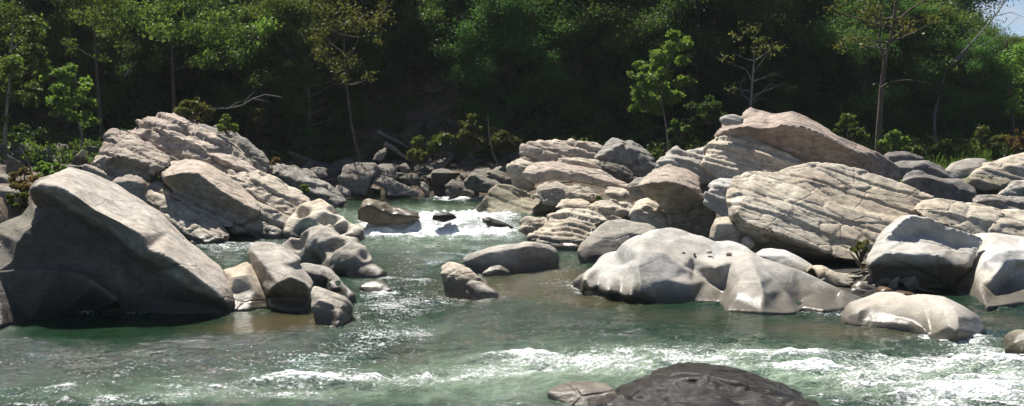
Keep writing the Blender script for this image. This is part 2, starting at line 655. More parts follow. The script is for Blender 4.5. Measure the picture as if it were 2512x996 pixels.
_pp = np.array([P(x_, y_, 20.0 + d_) for x_, y_, d_ in _rp + _tp])
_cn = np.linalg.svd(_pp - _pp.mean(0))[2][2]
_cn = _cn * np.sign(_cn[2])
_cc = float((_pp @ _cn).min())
M_BROWN = rock_mat('brown_sandstone', (0.37, 0.295, 0.24), (0.43, 0.355, 0.295), (0.25, 0.18, 0.15), stain_amt=0.5,
                   dark_amt=0.45, band=0.5, bump=0.8, dark=(0.09, 0.075, 0.066), crack=0.5)
M_CHAR = rock_mat('charcoal_sandstone', (0.19, 0.175, 0.16), (0.25, 0.235, 0.215), (0.15, 0.125, 0.105), stain_amt=0.5,
                  dark_amt=0.45, band=0.3, bump=0.6, dark=(0.07, 0.062, 0.055), crack=0.4)
M_SLATE = rock_mat('grey_sandstone_painted_shade', (0.43, 0.385, 0.33), (0.50, 0.455, 0.395), (0.34, 0.27, 0.215), stain_amt=0.5,
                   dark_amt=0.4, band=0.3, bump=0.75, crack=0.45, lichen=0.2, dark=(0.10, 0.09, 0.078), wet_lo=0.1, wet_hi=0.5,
                   cap=(tuple(float(v_) for v_ in _cn), _cc - 0.06, 0.16, (0.15, 0.133, 0.11), (0.185, 0.168, 0.13)))  # plane fitted to the sunlit top; shade of the front painted below it
M_STAIN_SHADE = rock_mat('white_sandstone_stain_and_shade', (0.545, 0.535, 0.50), (0.48, 0.455, 0.40), (0.40, 0.345, 0.27), stain_amt=0.55,
                   dark_amt=0.22, band=0.25, bump=0.3, fine=0.5, dark=(0.25, 0.225, 0.19), mott=0.5, wet_lo=0.45, wet_hi=0.70)  # lower front darkened: flood stain and shade under the rim in the colour
w = 'w'
# ---- left group
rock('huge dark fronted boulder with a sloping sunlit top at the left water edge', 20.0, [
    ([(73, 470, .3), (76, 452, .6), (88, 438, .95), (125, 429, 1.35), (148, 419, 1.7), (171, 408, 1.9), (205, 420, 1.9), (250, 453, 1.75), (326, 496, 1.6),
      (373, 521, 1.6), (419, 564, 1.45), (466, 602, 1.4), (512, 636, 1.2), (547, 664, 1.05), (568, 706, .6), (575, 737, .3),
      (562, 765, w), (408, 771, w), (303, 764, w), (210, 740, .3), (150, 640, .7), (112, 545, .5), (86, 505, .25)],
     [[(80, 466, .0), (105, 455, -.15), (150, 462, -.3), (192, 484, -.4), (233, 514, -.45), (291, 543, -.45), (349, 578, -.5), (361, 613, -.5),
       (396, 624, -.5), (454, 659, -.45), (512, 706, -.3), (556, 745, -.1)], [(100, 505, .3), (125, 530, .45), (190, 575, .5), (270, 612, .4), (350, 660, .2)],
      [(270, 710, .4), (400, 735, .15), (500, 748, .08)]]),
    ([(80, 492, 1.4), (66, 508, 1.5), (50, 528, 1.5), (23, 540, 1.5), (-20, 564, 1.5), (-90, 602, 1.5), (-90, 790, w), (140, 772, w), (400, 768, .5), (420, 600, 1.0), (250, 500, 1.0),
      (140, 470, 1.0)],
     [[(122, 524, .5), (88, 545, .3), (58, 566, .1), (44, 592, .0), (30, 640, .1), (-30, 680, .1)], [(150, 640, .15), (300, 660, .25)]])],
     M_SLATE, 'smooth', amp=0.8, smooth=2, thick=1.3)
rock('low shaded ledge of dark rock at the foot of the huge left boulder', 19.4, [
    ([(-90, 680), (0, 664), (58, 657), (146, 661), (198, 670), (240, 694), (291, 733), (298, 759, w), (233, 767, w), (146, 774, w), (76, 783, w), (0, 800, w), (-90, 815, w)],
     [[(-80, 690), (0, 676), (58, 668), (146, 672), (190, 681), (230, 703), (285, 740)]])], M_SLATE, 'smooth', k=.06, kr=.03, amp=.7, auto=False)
rock('small pale rock at the left frame edge behind the dark ledge', 20.0, [
    ([(-60, 600), (0, 585), (25, 590), (42, 610), (38, 640), (18, 660), (0, 690), (-60, 690)], [[(-50, 615), (0, 600), (22, 607)]])], M_GREY, 'smooth', amp=.6, k=.8)
rock('big pinkish sandstone crest rock at the top of the left rock pile', 35.6, [
    ([(300, 345), (309, 321), (330, 308), (349, 292), (375, 290), (402, 280), (430, 284), (443, 292), (472, 314), (500, 322), (540, 345), (575, 372), (605, 396), (628, 418), (600, 430), (540, 425), (500, 430), (420, 410), (360, 370)],
     [[(325, 335), (355, 318), (385, 312), (415, 322), (440, 352), (500, 372), (560, 398), (610, 416)], [(380, 350), (440, 385), (520, 412)]])],
     M_PINK, 'rough', k=1.35, kr=.85, amp=1.25, thick=2.2)
rock('grey lichen covered rock behind the crest of the left pile', 37.0, [
    ([(476, 316), (483, 307), (497, 306), (510, 308), (525, 317), (545, 320), (562, 324), (575, 338), (590, 340), (612, 360), (640, 382), (665, 412), (640, 425), (590, 410), (540, 372), (500, 345)],
     [[(490, 318), (540, 340), (590, 368), (640, 405)]])], M_LICHEN, 'rough', k=.7, kr=.4, amp=1.1)
rock('pointed pinkish block leaning on the left side of the pile', 34.0, [
    ([(213, 420), (222, 400), (233, 380), (245, 362), (258, 340), (268, 327), (280, 319), (303, 331), (330, 344), (352, 353), (385, 374), (410, 391), (400, 410), (378, 424), (362, 440), (326, 434), (290, 450), (256, 436), (232, 425)],
     [[(262, 388, .1), (300, 384, .0), (330, 390, .05), (372, 408, .1)], [(276, 335, 1.0), (250, 380, .35), (256, 420, .1)], [(285, 405, .55), (340, 424, .4)]])],
     M_PINK, 'rough', k=1.1, kr=.6, amp=.9)
rock('small jumbled block wedged under the pointed pinkish block', 32.6, [
    ([(270, 452), (285, 440), (310, 428), (340, 430), (358, 445), (352, 480), (325, 487), (295, 470)], [[(285, 452), (320, 443), (345, 452)]])], M_PINK, 'block', amp=.8)
rock('dark faced tilted block with a mauve top in the middle of the left pile', 33.2, [
    ([(393, 420), (405, 405), (419, 398), (440, 396), (460, 391), (480, 393), (503, 401), (525, 414), (549, 428), (582, 455), (618, 485), (637, 511), (630, 524), (610, 535), (580, 546), (524, 522), (477, 498), (431, 475), (408, 450)],
     [[(405, 432, -.1), (436, 426, -.25), (462, 421, -.3), (485, 424, -.35), (512, 446, -.4), (540, 466, -.4), (570, 484, -.35), (605, 503, -.25), (630, 514, -.1)], [(430, 462, .5), (480, 488, .45), (530, 513, .35), (590, 532, .25)]])],
     M_PINK, 'slab', k=1.2, kr=.2, amp=.7, thick=1.2)
rock('narrow shaded slab under the dark faced tilted block', 33.0, [
    ([(420, 478), (428, 470), (480, 497), (530, 522), (572, 546), (566, 556), (530, 552), (495, 530), (460, 512)], [[(432, 480), (500, 515), (560, 548)]])], M_GREY, 'block', k=.8, amp=.6)
rock('long pale tongue of rock running down to the left side channel', 31.6, [
    ([(349, 492, 2.0), (352, 462, 2.4), (372, 440, 2.7), (398, 446, 2.6), (425, 474, 2.1), (466, 514, 1.4), (512, 545, .8), (561, 578, .2), (552, 595, w), (495, 600, w), (466, 594, .05), (443, 568, .5), (408, 540, 1.0), (373, 516, 1.5)],
     [[(362, 470, 2.1), (390, 480, 1.8), (430, 508, 1.2), (480, 545, .65), (540, 585, -.05)], [(390, 515, 1.35), (450, 562, .45)]])], M_TAN, 'rough', amp=.8, auto=False)
rock('broad tan sloping rock in the right part of the left pile', 31.6, [
    ([(535, 420), (560, 412), (626, 414), (650, 424), (674, 438), (695, 458), (738, 472), (764, 496), (745, 512), (728, 540), (706, 566), (672, 584, w), (620, 574), (570, 570), (565, 553), (600, 535), (631, 520), (632, 500), (590, 462)],
     [[(560, 430), (620, 440), (665, 462), (710, 490)], [(575, 555), (630, 530), (668, 545), (700, 530)], [(640, 480), (690, 505)], [(605, 560), (640, 562)]])],
     M_TAN, 'rough', k=1.35, kr=1.0, amp=1.1)
rock('rubbly lichen flecked slope of rock running down to the upper pool', 38.0, [
    ([(630, 402), (650, 392), (676, 398), (700, 410), (738, 438), (770, 448), (800, 458), (830, 478), (842, 492), (828, 502), (800, 510), (765, 505), (725, 475), (680, 445)],
     [[(650, 412), (700, 432), (750, 462), (800, 482)]])], M_LICHEN, 'rough', k=1.2, kr=.9, amp=1.3, zl=UP)
rock('pale scalloped rock beside the left end of the cascade', 30.6, [
    ([(698, 578), (705, 550), (722, 530), (740, 510), (760, 501), (783, 495), (806, 512), (835, 536), (855, 552), (884, 566), (878, 586, w), (820, 585), (770, 575), (730, 586)],
     [[(720, 560), (750, 540), (790, 535), (830, 558), (860, 572)]])], M_PALE, 'scallop', k=1.3, kr=.8, amp=1.0)
rock('scalloped grey rock with wave worn hollows in the left channel', 28.0, [
    ([(684, 612), (695, 595), (713, 583), (740, 572), (764, 561), (794, 562), (829, 584), (878, 590), (892, 612), (912, 630), (909, 642), (898, 652), (925, 660), (942, 671), (930, 682, w), (855, 678, w), (800, 672, w), (735, 652, w), (700, 632)],
     [[(705, 610), (735, 612), (756, 590), (770, 580)], [(756, 590), (760, 625), (830, 622), (880, 630)], [(770, 650), (830, 655), (900, 668)]])],
     M_GREY, 'scallop', k=1.0, kr=.5, amp=.9)
rock('low dark wet rock below the scalloped grey rock', 26.0, [
    ([(713, 662), (720, 652), (738, 647), (783, 655), (829, 674), (853, 705), (872, 723), (852, 738, w), (806, 712, w), (760, 700), (725, 680)],
     [[(730, 664), (790, 676), (840, 710)]])], M_LICHEN, 'smooth', k=.8, kr=.3, amp=.8)
rock('log shaped grey boulder with a round dark end near the left channel', 23.0, [
    ([(604, 620), (610, 604), (626, 592), (655, 596), (684, 613), (725, 642), (716, 656), (738, 682), (765, 706), (762, 742), (742, 758, w), (700, 757, w), (656, 752, w), (652, 728), (637, 690), (612, 650)],
     [[(660, 716, -.1), (668, 704, -.2), (680, 694, -.25), (713, 679, -.25), (745, 692, -.2), (757, 708, -.1)], [(618, 615, 1.0), (640, 640, .55), (680, 694, -.25)], [(640, 610, 1.2), (690, 650, .45), (713, 679, -.25)], [(680, 730, .25), (735, 730, .2)]])],
     M_GREY, 'smooth', k=1.25, kr=.35, amp=.7, thick=1.4)
rock('smooth pale apron of rock between the huge boulder and the log shaped one', 21.6, [
    ([(545, 662), (570, 655), (598, 641), (612, 652), (636, 690), (655, 735), (656, 752, w), (612, 760, w), (572, 762, w), (565, 720)],
     [[(575, 680), (605, 672), (625, 710)]])], M_PALE, 'smooth', k=1.3, kr=.9, amp=.6)
rock('front grey rock with a chipped end at the mouth of the left channel', 20.6, [
    ([(762, 716), (766, 705), (806, 717), (847, 735), (862, 748), (856, 782, w), (830, 800, w), (806, 793, w), (760, 758)],
     [[(780, 735), (815, 745), (840, 752)], [(800, 770), (835, 765)]])], M_GREY, 'block', k=1.0, kr=.5, amp=.55)
rock('small wet rock with water spilling past it in the left chute', 23.6, [
    ([(880, 704), (895, 694), (917, 690), (946, 697), (964, 712), (935, 720, w), (900, 718, w)], [[(895, 703), (930, 700)]])], M_GREY, 'smooth', k=1.2, kr=.8, amp=.5)
rock('dark wet rock with a tan back standing in the cascade', 34.6, [
    ([(880, 538), (881, 518), (889, 502), (905, 490), (920, 492), (946, 499), (992, 513), (1026, 520), (1029, 534), (1000, 545), (946, 549), (900, 545)],
     [[(888, 508), (908, 503), (930, 514), (960, 524), (1015, 528)]])], M_MOSSY_UP, 'block', k=1.1, kr=-.1, amp=.6, zl=UP)
rock('little black rock parting the white water of the cascade', 34.4, [
    ([(1058, 538), (1066, 524), (1085, 519), (1110, 524), (1124, 536), (1090, 545)], [[(1070, 530), (1100, 528)]])], M_WET, 'smooth', amp=.5)
# ---- middle rocks
rock('long shaded grey boulder lying across the middle of the river', 25.6, [
    ([(1130, 648), (1134, 634), (1150, 620), (1190, 606), (1241, 599), (1270, 599), (1291, 591), (1321, 593), (1350, 601), (1364, 611), (1369, 626), (1369, 657, w), (1321, 666, w), (1256, 671, w), (1180, 670, w), (1145, 662)],
     [[(1145, 640), (1200, 616), (1291, 604), (1340, 610), (1362, 622)], [(1160, 655), (1260, 640), (1350, 640)]])], M_GREY, 'smooth', k=.55, kr=.12, amp=1.0)
rock('tan wedge shaped rock in front of the long grey river boulder', 24.0, [
    ([(1079, 668), (1084, 652), (1100, 642), (1115, 645), (1132, 650), (1155, 666), (1191, 697), (1225, 720), (1211, 727, w), (1160, 724, w), (1105, 714, w), (1088, 691)],
     [[(1090, 668), (1120, 668), (1145, 690), (1200, 715)]])], M_TAN, 'block', k=.9, kr=.4, amp=.6)
rock('little pale stone between the tan wedge and the long grey boulder', 24.6, [
    ([(1183, 672), (1200, 656), (1226, 651), (1252, 668), (1250, 678, w), (1192, 680, w)], [[(1200, 664), (1230, 660)]])], M_GREY, 'block', k=1.0, kr=.4, amp=.4)
# ---- right group, far end
rock('greenish layered slab tilted into the right end of the cascade', 35.6, [
    ([(1163, 522), (1183, 496), (1200, 470), (1206, 459), (1221, 452), (1256, 457), (1291, 472), (1321, 490), (1351, 500), (1382, 518, .6), (1350, 543, .6), (1310, 552, .4), (1271, 566, .1), (1231, 560, .0), (1185, 540, .0)],
     [[(1200, 490, .9), (1256, 494, .7), (1290, 505, .4), (1304, 514, .1)], [(1291, 478, 1.3), (1325, 496, .9), (1308, 512, .1), (1305, 528, -.1), (1275, 556, -.15)], [(1180, 520, .5), (1230, 528, .15), (1275, 540, -.05)], [(1335, 520, .45)]])], M_MOSSY, 'slab', k=.9, kr=.5, amp=.9)
rock('low black rock splashed by foam under the greenish layered slab', 34.6, [
    ([(1180, 535), (1200, 533), (1240, 548), (1270, 560), (1250, 570), (1200, 558)], [[(1195, 541), (1245, 556)]])], M_WET, 'smooth', amp=.5)
rock('crumbly pink topped ledge at the far end of the right pile', 38.5, [
    ([(1288, 392), (1291, 364), (1301, 352), (1326, 346), (1345, 348), (1361, 342), (1385, 345), (1401, 340), (1421, 349), (1456, 354), (1476, 368), (1470, 388), (1421, 396), (1366, 400), (1311, 398)],
     [[(1300, 368), (1340, 366), (1400, 366), (1460, 376)], [(1300, 382), (1366, 384), (1460, 384)]])], M_PINK, 'rough', k=.9, kr=.6, grow=1.12, amp=1.2)
rock('twin tipped grey block leaning at the far crest of the right pile', 38.0, [
    ([(1460, 388), (1470, 375), (1484, 360), (1507, 340), (1520, 344), (1532, 352), (1547, 347), (1582, 370), (1613, 402), (1608, 424), (1572, 432), (1522, 408), (1487, 396)],
     [[(1475, 380), (1510, 358), (1530, 366), (1545, 362), (1600, 402)], [(1530, 352), (1520, 395)]])], M_LICHEN, 'block', k=1.0, kr=.4, grow=1.12, amp=1.0)
rock('thin tan layer of rock beneath the crumbly pink topped ledge', 37.4, [
    ([(1355, 402), (1380, 390), (1420, 388), (1467, 393), (1470, 420), (1430, 418), (1401, 410)], [[(1370, 400), (1420, 398), (1462, 404)]])], M_TAN, 'strata', k=1.0, kr=.5, grow=1.12, amp=.8)
rock('pale stepped blocks at the left tip of the right pile', 37.2, [
    ([(1250, 412), (1252, 398), (1276, 387), (1301, 393), (1325, 400), (1310, 430), (1306, 455), (1286, 462), (1256, 458), (1256, 436)],
     [[(1256, 404), (1280, 398), (1312, 408)], [(1258, 434), (1300, 432)], [(1262, 440), (1296, 440)]])], M_PALE, 'block', k=.9, kr=.5, grow=1.12, amp=1.1)
rock('long pink tilted slab with an undercut front in the right pile', 36.0, [
    ([(1293, 426), (1305, 410), (1325, 400), (1361, 396), (1401, 404), (1440, 412), (1470, 416), (1502, 436), (1539, 452), (1537, 464), (1492, 460), (1457, 453), (1421, 445), (1361, 438), (1321, 448), (1303, 438)],
     [[(1305, 424), (1361, 418), (1421, 424), (1460, 438), (1530, 458)]])], M_PINK, 'slab', k=1.1, kr=.3, grow=1.12, amp=.7)
rock('dark shadowed slab lying behind the long pink tilted slab', 37.4, [
    ([(1460, 400), (1492, 394), (1520, 404), (1550, 424), (1560, 442), (1534, 455), (1500, 438), (1468, 416)], [[(1480, 408), (1530, 434)]])], M_BANK, 'block', k=.6, kr=.2)
rock('pale slab with a square end below the long pink slab', 34.6, [
    ([(1318, 478), (1330, 462), (1343, 450), (1370, 446), (1393, 456), (1420, 452), (1440, 464), (1465, 482), (1440, 488), (1400, 490), (1366, 503), (1335, 495)],
     [[(1340, 468), (1380, 466), (1400, 472), (1450, 482)], [(1388, 462), (1375, 490)]])], M_TAN, 'block', k=1.4, kr=.9, grow=1.12, amp=1.0)
rock('flat topped cream block set low in the right pile', 33.4, [
    ([(1364, 508), (1376, 495), (1390, 487), (1432, 490), (1448, 503), (1445, 524), (1400, 520)], [[(1380, 502), (1435, 502)]])], M_PALE, 'block', k=1.5, kr=.9, grow=1.12, amp=.6)
rock('small tan slab with a shadowed base right of the square ended slab', 35.0, [
    ([(1484, 474), (1492, 457), (1532, 462), (1556, 486), (1542, 500), (1510, 490)], [[(1495, 470), (1535, 476)]])], M_TAN, 'block', k=1.4, kr=.6, grow=1.12, amp=.7)
rock('squat grey block between the twin tipped block and the dark fronted boulder', 35.0, [
    ([(1540, 455), (1555, 440), (1572, 434), (1592, 440), (1592, 480), (1560, 490), (1545, 476)], [[(1552, 456), (1580, 454)]])], M_GREY, 'block', k=.8, kr=.3)
rock('low brown rock at the near end of the cascade', 32.0, [
    ([(1266, 562), (1280, 545), (1298, 533), (1341, 540), (1348, 556), (1328, 574), (1311, 584), (1285, 575)], [[(1285, 552), (1330, 552)]])], M_TAN, 'rough', k=1.1, kr=.5, grow=1.12, amp=.8)
rock('row of rounded cream ribs dipping into the river', 30.6, [
    ([(1305, 584), (1325, 562), (1341, 547), (1350, 531), (1391, 515), (1442, 520), (1484, 540), (1460, 558), (1436, 588), (1420, 600), (1396, 614, w), (1361, 608, w), (1330, 596)],
     [[(1335, 572), (1365, 555), (1395, 545)], [(1380, 590), (1410, 560), (1440, 540)], [(1355, 590), (1385, 560)]])], M_PALE, 'strata', k=1.4, kr=1.05, grow=1.12, amp=1.1)
rock('broken tan ledge in the middle of the right pile', 32.4, [
    ([(1430, 524), (1450, 510), (1474, 500), (1507, 494), (1547, 500), (1560, 518), (1530, 536), (1512, 545), (1482, 545)], [[(1455, 520), (1500, 512), (1545, 516)]])], M_TAN, 'rough', k=1.3, kr=.8, grow=1.12, amp=1.0)
rock('angular block with a sharp white rim facing the river', 30.6, [
    ([(1546, 528), (1552, 512), (1568, 492), (1588, 485), (1622, 506), (1646, 532), (1643, 564), (1614, 556), (1582, 552), (1556, 545)],
     [[(1560, 512), (1588, 500), (1612, 516), (1632, 540)], [(1588, 500), (1578, 545)]])], M_PALE, 'block', k=1.0, kr=.4, grow=1.12, amp=.6)
rock('rounded grey boulder with faint stripes left of the white sculpted rock', 26.4, [
    ([(1416, 618), (1424, 600), (1444, 580), (1472, 556), (1494, 541), (1532, 537), (1560, 544), (1590, 548), (1615, 562), (1590, 600), (1560, 640), (1500, 660), (1474, 654), (1434, 642, w)],
     [[(1440, 605), (1480, 585), (1530, 570), (1580, 575)], [(1440, 630), (1490, 625)]])], M_GREY, 'smooth', k=1.1, kr=.75, amp=.9)
rock('large white water sculpted rock with flowing humps on the right shore', 21.0, [
    ([(1548, 716, .5), (1528, 694, 1.1), (1505, 668, 1.7), (1497, 652, 2.0), (1508, 630, 2.2), (1530, 603, 2.0), (1560, 576, 2.4), (1612, 563, 2.8), (1645, 561, 2.9), (1665, 564, 2.9), (1695, 572, 2.9), (1729, 577, 2.8), (1774, 598, 2.5), (1807, 596, 2.5), (1832, 600, 2.3), (1854, 616, 1.9),
      (1875, 630, 1.7), (1915, 645, 1.5), (1954, 660, 1.4), (2010, 684, 1.2), (2066, 710, .9), (2126, 735, .55), (2114, 747, w), (2066, 757, w), (2021, 763, w), (1968, 753, w), (1954, 764, w), (1875, 767, w), (1785, 763, w), (1777, 749, w), (1762, 741, w), (1701, 739, w), (1616, 740, w), (1570, 741, w), (1555, 738, w)],
     [[(1582, 594, 1.5), (1570, 620, .95), (1563, 650, .5), (1568, 685, .2), (1574, 715, .05)], [(1582, 594, 1.5), (1625, 622, 1.1), (1670, 656, .95), (1690, 668, 1.0)],
      [(1534, 650, 1.25), (1545, 692, .6)], [(1640, 690, .45), (1690, 700, .5)], [(1700, 662, 1.5), (1735, 686, 1.2), (1775, 704, .9)], [(1755, 655, 1.0), (1800, 642, 1.15), (1838, 634, 1.05), (1852, 662, .35), (1866, 690, -.2), (1876, 720, -.45)],
      [(1815, 690, .2), (1805, 735, -.3)], [(1958, 748, .35), (1925, 712, .55), (1895, 680, .75), (1870, 652, 1.0)], [(1960, 700, 1.0), (2000, 720, .75), (2050, 738, .5)],
      [(1640, 600, 2.0), (1700, 628, 1.75), (1760, 628, 1.9), (1810, 620, 1.9)], [(1660, 585, 2.3), (1710, 592, 2.3), (1760, 608, 2.2)]]),
    ([(1424, 704, w), (1432, 684, .9), (1452, 664, 1.4), (1476, 648, 1.8), (1500, 634, 2.1), (1530, 626, 2.0), (1562, 632, 1.4), (1578, 665, .6), (1582, 738, w), (1555, 738, w), (1530, 736, w), (1494, 727, w), (1457, 720, w)],
     [[(1556, 660, .7), (1552, 695, .35), (1548, 726, .1)], [(1528, 655, 1.25), (1526, 690, .95), (1524, 722, .5)], [(1502, 655, 1.5), (1496, 688, .75), (1492, 716, .35)], [(1474, 668, 1.45), (1470, 700, 1.0)], [(1452, 684, 1.2), (1450, 708, .75)]])],
     M_WHITE, 'smooth', amp=.55, smooth=6, thick=2.0, auto=False, flute=0.10, name='sculpted_rock')
rock('cluster of fluted tan rock toes at the left foot of the white sculpted rock', 22.6, [
    ([(1405, 692), (1418, 677), (1437, 667), (1460, 664), (1478, 676), (1500, 696), (1505, 728, w), (1480, 728, w), (1455, 724, w), (1424, 706, w)],
     [[(1420, 686), (1445, 677), (1470, 688), (1492, 706)]])], M_GREY, 'smooth', k=1.2, kr=.5, amp=.8, flute=.08)
rock('pale lumpy rock behind the bulge of the white sculpted rock', 24.6, [
    ([(1850, 625), (1872, 613), (1897, 610), (1931, 613), (1965, 632), (2000, 655), (1993, 672), (1950, 668), (1900, 655)], [[(1870, 628), (1920, 626), (1975, 655)]])], M_WHITE, 'smooth', k=1.4, kr=.9, amp=.9)
rock('cream wedge of rock under the shadow of the big layered slab', 22.9, [
    ([(1998, 654), (2020, 652), (2045, 664), (2096, 686), (2084, 706), (2050, 706), (2012, 684)], [[(2015, 664), (2070, 688)]])], M_PALE, 'smooth', k=1.3, kr=.8, amp=.7)
rock('small heap of pale rubble at the foot of the dark hollow', 22.2, [
    ([(2090, 716), (2108, 700), (2124, 690), (2140, 700), (2162, 722), (2150, 738), (2110, 735)], [[(2108, 710), (2145, 720)]])], M_WHITE, 'rough', k=1.2, kr=.7, amp=.9, cat='rock')
rock('orange brown stone beside the pale rubble', 22.0, [
    ([(2160, 716), (2170, 707), (2184, 706), (2194, 714), (2188, 724), (2166, 724)], [[(2172, 712)]])],
    rock_mat('orange_stone', (0.45, 0.24, 0.12), (0.50, 0.30, 0.17), (0.36, 0.17, 0.08), dark_amt=0.2), 'smooth', cat='rock', name='stone', amp=.3)
rock('flat ochre stone half hidden behind the foreground pale rock', 21.6, [
    ([(2200, 722), (2215, 717), (2240, 718), (2256, 726), (2240, 736), (2206, 734)], [[(2220, 722)]])],
    rock_mat('ochre_stone', (0.30, 0.19, 0.06), (0.34, 0.22, 0.09), (0.24, 0.14, 0.05), dark_amt=0.2), 'smooth', cat='rock', name='stone', amp=.3)
rock('round cream boulder with vertical cracks wedged by the big slab', 26.6, [
    ([(1741, 580), (1746, 558), (1757, 535), (1785, 529), (1807, 542), (1822, 583), (1812, 600), (1785, 600), (1752, 592)], [[(1760, 550), (1795, 548)]])], M_PALE, 'smooth', k=.9, kr=.3, amp=.7)
rock('small brown stone jammed right of the round cream boulder', 26.2, [
    ([(1820, 600), (1824, 582), (1838, 579), (1853, 600), (1842, 613), (1826, 612)], [[(1832, 590), (1845, 600)]])], M_TAN, 'smooth', cat='rock', name='stone', amp=.4)
rock('boulder with a pale rounded top and dark undercut face in the right pile', 29.0, [
    ([(1568, 452, .3), (1580, 438), (1596, 425), (1644, 406), (1682, 414), (1714, 436), (1718, 465, .3), (1738, 499, .3), (1752, 521, .4), (1748, 546, .6), (1732, 580, .8), (1695, 578, .8), (1645, 562, .8), (1645, 530, .6), (1612, 495, .5), (1576, 468, .4)],
     [[(1574, 454, .0), (1602, 446, -.25), (1650, 446, -.4), (1690, 458, -.35), (1714, 476, -.1)], [(1640, 500, .3), (1690, 525, .45)]])], M_PINK, 'block', k=.95, kr=.28, amp=.6)
rock('tall pale weathered rock at the back left of the high right crest', 33.0, [
    ([(1605, 425), (1610, 405), (1622, 386), (1640, 372), (1661, 360), (1680, 370), (1712, 371), (1735, 364), (1750, 400), (1760, 440), (1720, 450), (1660, 440)],
     [[(1620, 402), (1660, 388), (1720, 396), (1750, 420)]])], M_WHITE, 'strata', k=.9, kr=.55, amp=1.0)
rock('bulging white rounded rock face left of the big layered slab', 28.4, [
    ([(1728, 500), (1732, 470), (1745, 448), (1770, 440), (1804, 444), (1820, 480), (1815, 535), (1796, 540), (1768, 526)],
     [[(1745, 465), (1790, 462)], [(1745, 492), (1800, 492)], [(1745, 478), (1800, 478)]])], M_WHITE, 'strata', k=.95, kr=.6, amp=.9)
rock('pale middle layer of the high right crest', 31.0, [
    ([(1728, 410), (1732, 385), (1736, 368), (1750, 346), (1779, 332), (1824, 335), (1897, 362), (1950, 388), (1985, 404), (1960, 428), (1900, 436), (1860, 440), (1803, 450), (1765, 436)],
     [[(1742, 382), (1780, 362), (1830, 368), (1900, 395), (1950, 410)], [(1740, 405), (1790, 408), (1850, 424)]])], M_PALE, 'strata', k=1.0, kr=.7, amp=1.0)
rock('brown tilted top slab with a dark shaded front crowning the right pile', 31.8, [
    ([(1758, 336, .6), (1768, 318, .8), (1780, 302), (1805, 300), (1824, 301), (1830, 275), (1847, 264), (1872, 272), (1897, 281), (1920, 279), (1942, 273), (1976, 287), (2010, 304), (2049, 332), (2094, 351), (2145, 374), (2190, 402, 1.4), (2198, 416, 1.3), (2200, 440, 1.0), (2167, 440, .7), (2094, 420, .45), (2044, 414, .5), (1987, 408, .55), (1948, 394, .55), (1897, 366, .5), (1841, 345, .5), (1796, 336, .5)],
     [[(1775, 320, .5), (1830, 310, .35), (1880, 314, .1), (1915, 304, -.05), (1965, 309, -.05), (2010, 324, -.05), (2055, 347, -.05), (2108, 374, -.05), (2150, 392, .6)], [(1905, 345, .3), (1950, 352, .35), (2020, 380, .4), (2085, 404, .3)], [(2108, 374, -.05), (2085, 404, .3)], [(1850, 288, 1.9), (1880, 314, .1)], [(2000, 312, .9), (2060, 338, .7)]])],
     M_BROWN, 'strata', k=1.35, kr=.3, amp=.65, thick=1.4)
rock('little pale cap of rock perched at the left tip of the brown top slab', 31.9, [
    ([(1766, 296), (1770, 287), (1785, 283), (1802, 281), (1826, 288), (1826, 303), (1800, 306), (1780, 308)], [[(1775, 294), (1815, 294)]])], M_WHITE, 'strata', amp=.5, cat='rock')
rock('big pale layered slab with seams dipping to the right, centre of the right pile', 26.0, [
    ([(1796, 530, 0.91), (1793, 490, 1.17), (1798, 460, 1.56), (1808, 436, 1.95), (1841, 422, 2.47), (1909, 424, 2.86), (1942, 413, 3.25), (1993, 402, 3.51), (2066, 408, 3.64), (2122, 424, 3.51), (2180, 442, 3.38), (2232, 464, 3.12), (2282, 486, 2.86), (2255, 520, 2.47), (2220, 545, 1.95), (2175, 595, 1.04), (2145, 640, 0.52), (2150, 680, 0.91), (2060, 640, 1.04), (1987, 634, 1.04), (1920, 612, 1.04), (1864, 612, 1.04), (1815, 575, 0.91)],
     [[(1806, 520, 0.45), (1830, 545, 0.20), (1875, 562, 0.00), (1950, 590, 0.00), (1990, 604, 0.00), (2055, 634, 0.00), (2120, 642, 0.00)], [(1812, 470, 1.23), (1850, 455, 1.56), (1910, 450, 1.95), (1990, 478, 1.69), (2100, 520, 1.56), (2200, 545, 1.56)],
      [(1812, 500, 0.78), (1850, 500, 0.85), (1930, 520, 0.78), (2050, 570, 0.72), (2140, 600, 0.65)], [(1850, 436, 2.08), (1960, 460, 2.21), (2080, 510, 2.02), (2215, 535, 2.08)]])],
     M_PALE, 'seam', amp=.9, smooth=1, thick=1.6)
rock('white blocky boulder with a large shadowed front under the layered slab', 22.7, [
    ([(2138, 650), (2150, 618), (2172, 592), (2195, 565), (2214, 545), (2237, 528), (2287, 538), (2321, 555), (2345, 562), (2406, 582), (2408, 597), (2384, 646, .3), (2345, 690, .55), (2325, 712, .6), (2203, 716, .6), (2158, 695, .5)],
     [[(2147, 640, .1), (2175, 622, .0), (2220, 624, .0), (2265, 624, .0), (2312, 630, .0), (2340, 650, .0), (2372, 652, .1)], [(2200, 590, .75), (2260, 575, 1.05), (2330, 600, .75), (2395, 600, .7)]])],
     M_STAIN_SHADE, 'block', k=.62, kr=.0, amp=.5, smooth=1)
rock('cream stepped slab above the white blocky boulder', 26.2, [
    ([(2250, 520), (2268, 502), (2284, 492), (2312, 487), (2388, 498), (2444, 512), (2462, 519), (2445, 548), (2428, 568), (2411, 582), (2377, 570), (2343, 556), (2290, 542)],
     [[(2275, 522), (2340, 520), (2420, 540)], [(2310, 542), (2400, 566)]])], M_PALE, 'seam', k=1.3, kr=1.0, amp=.8)
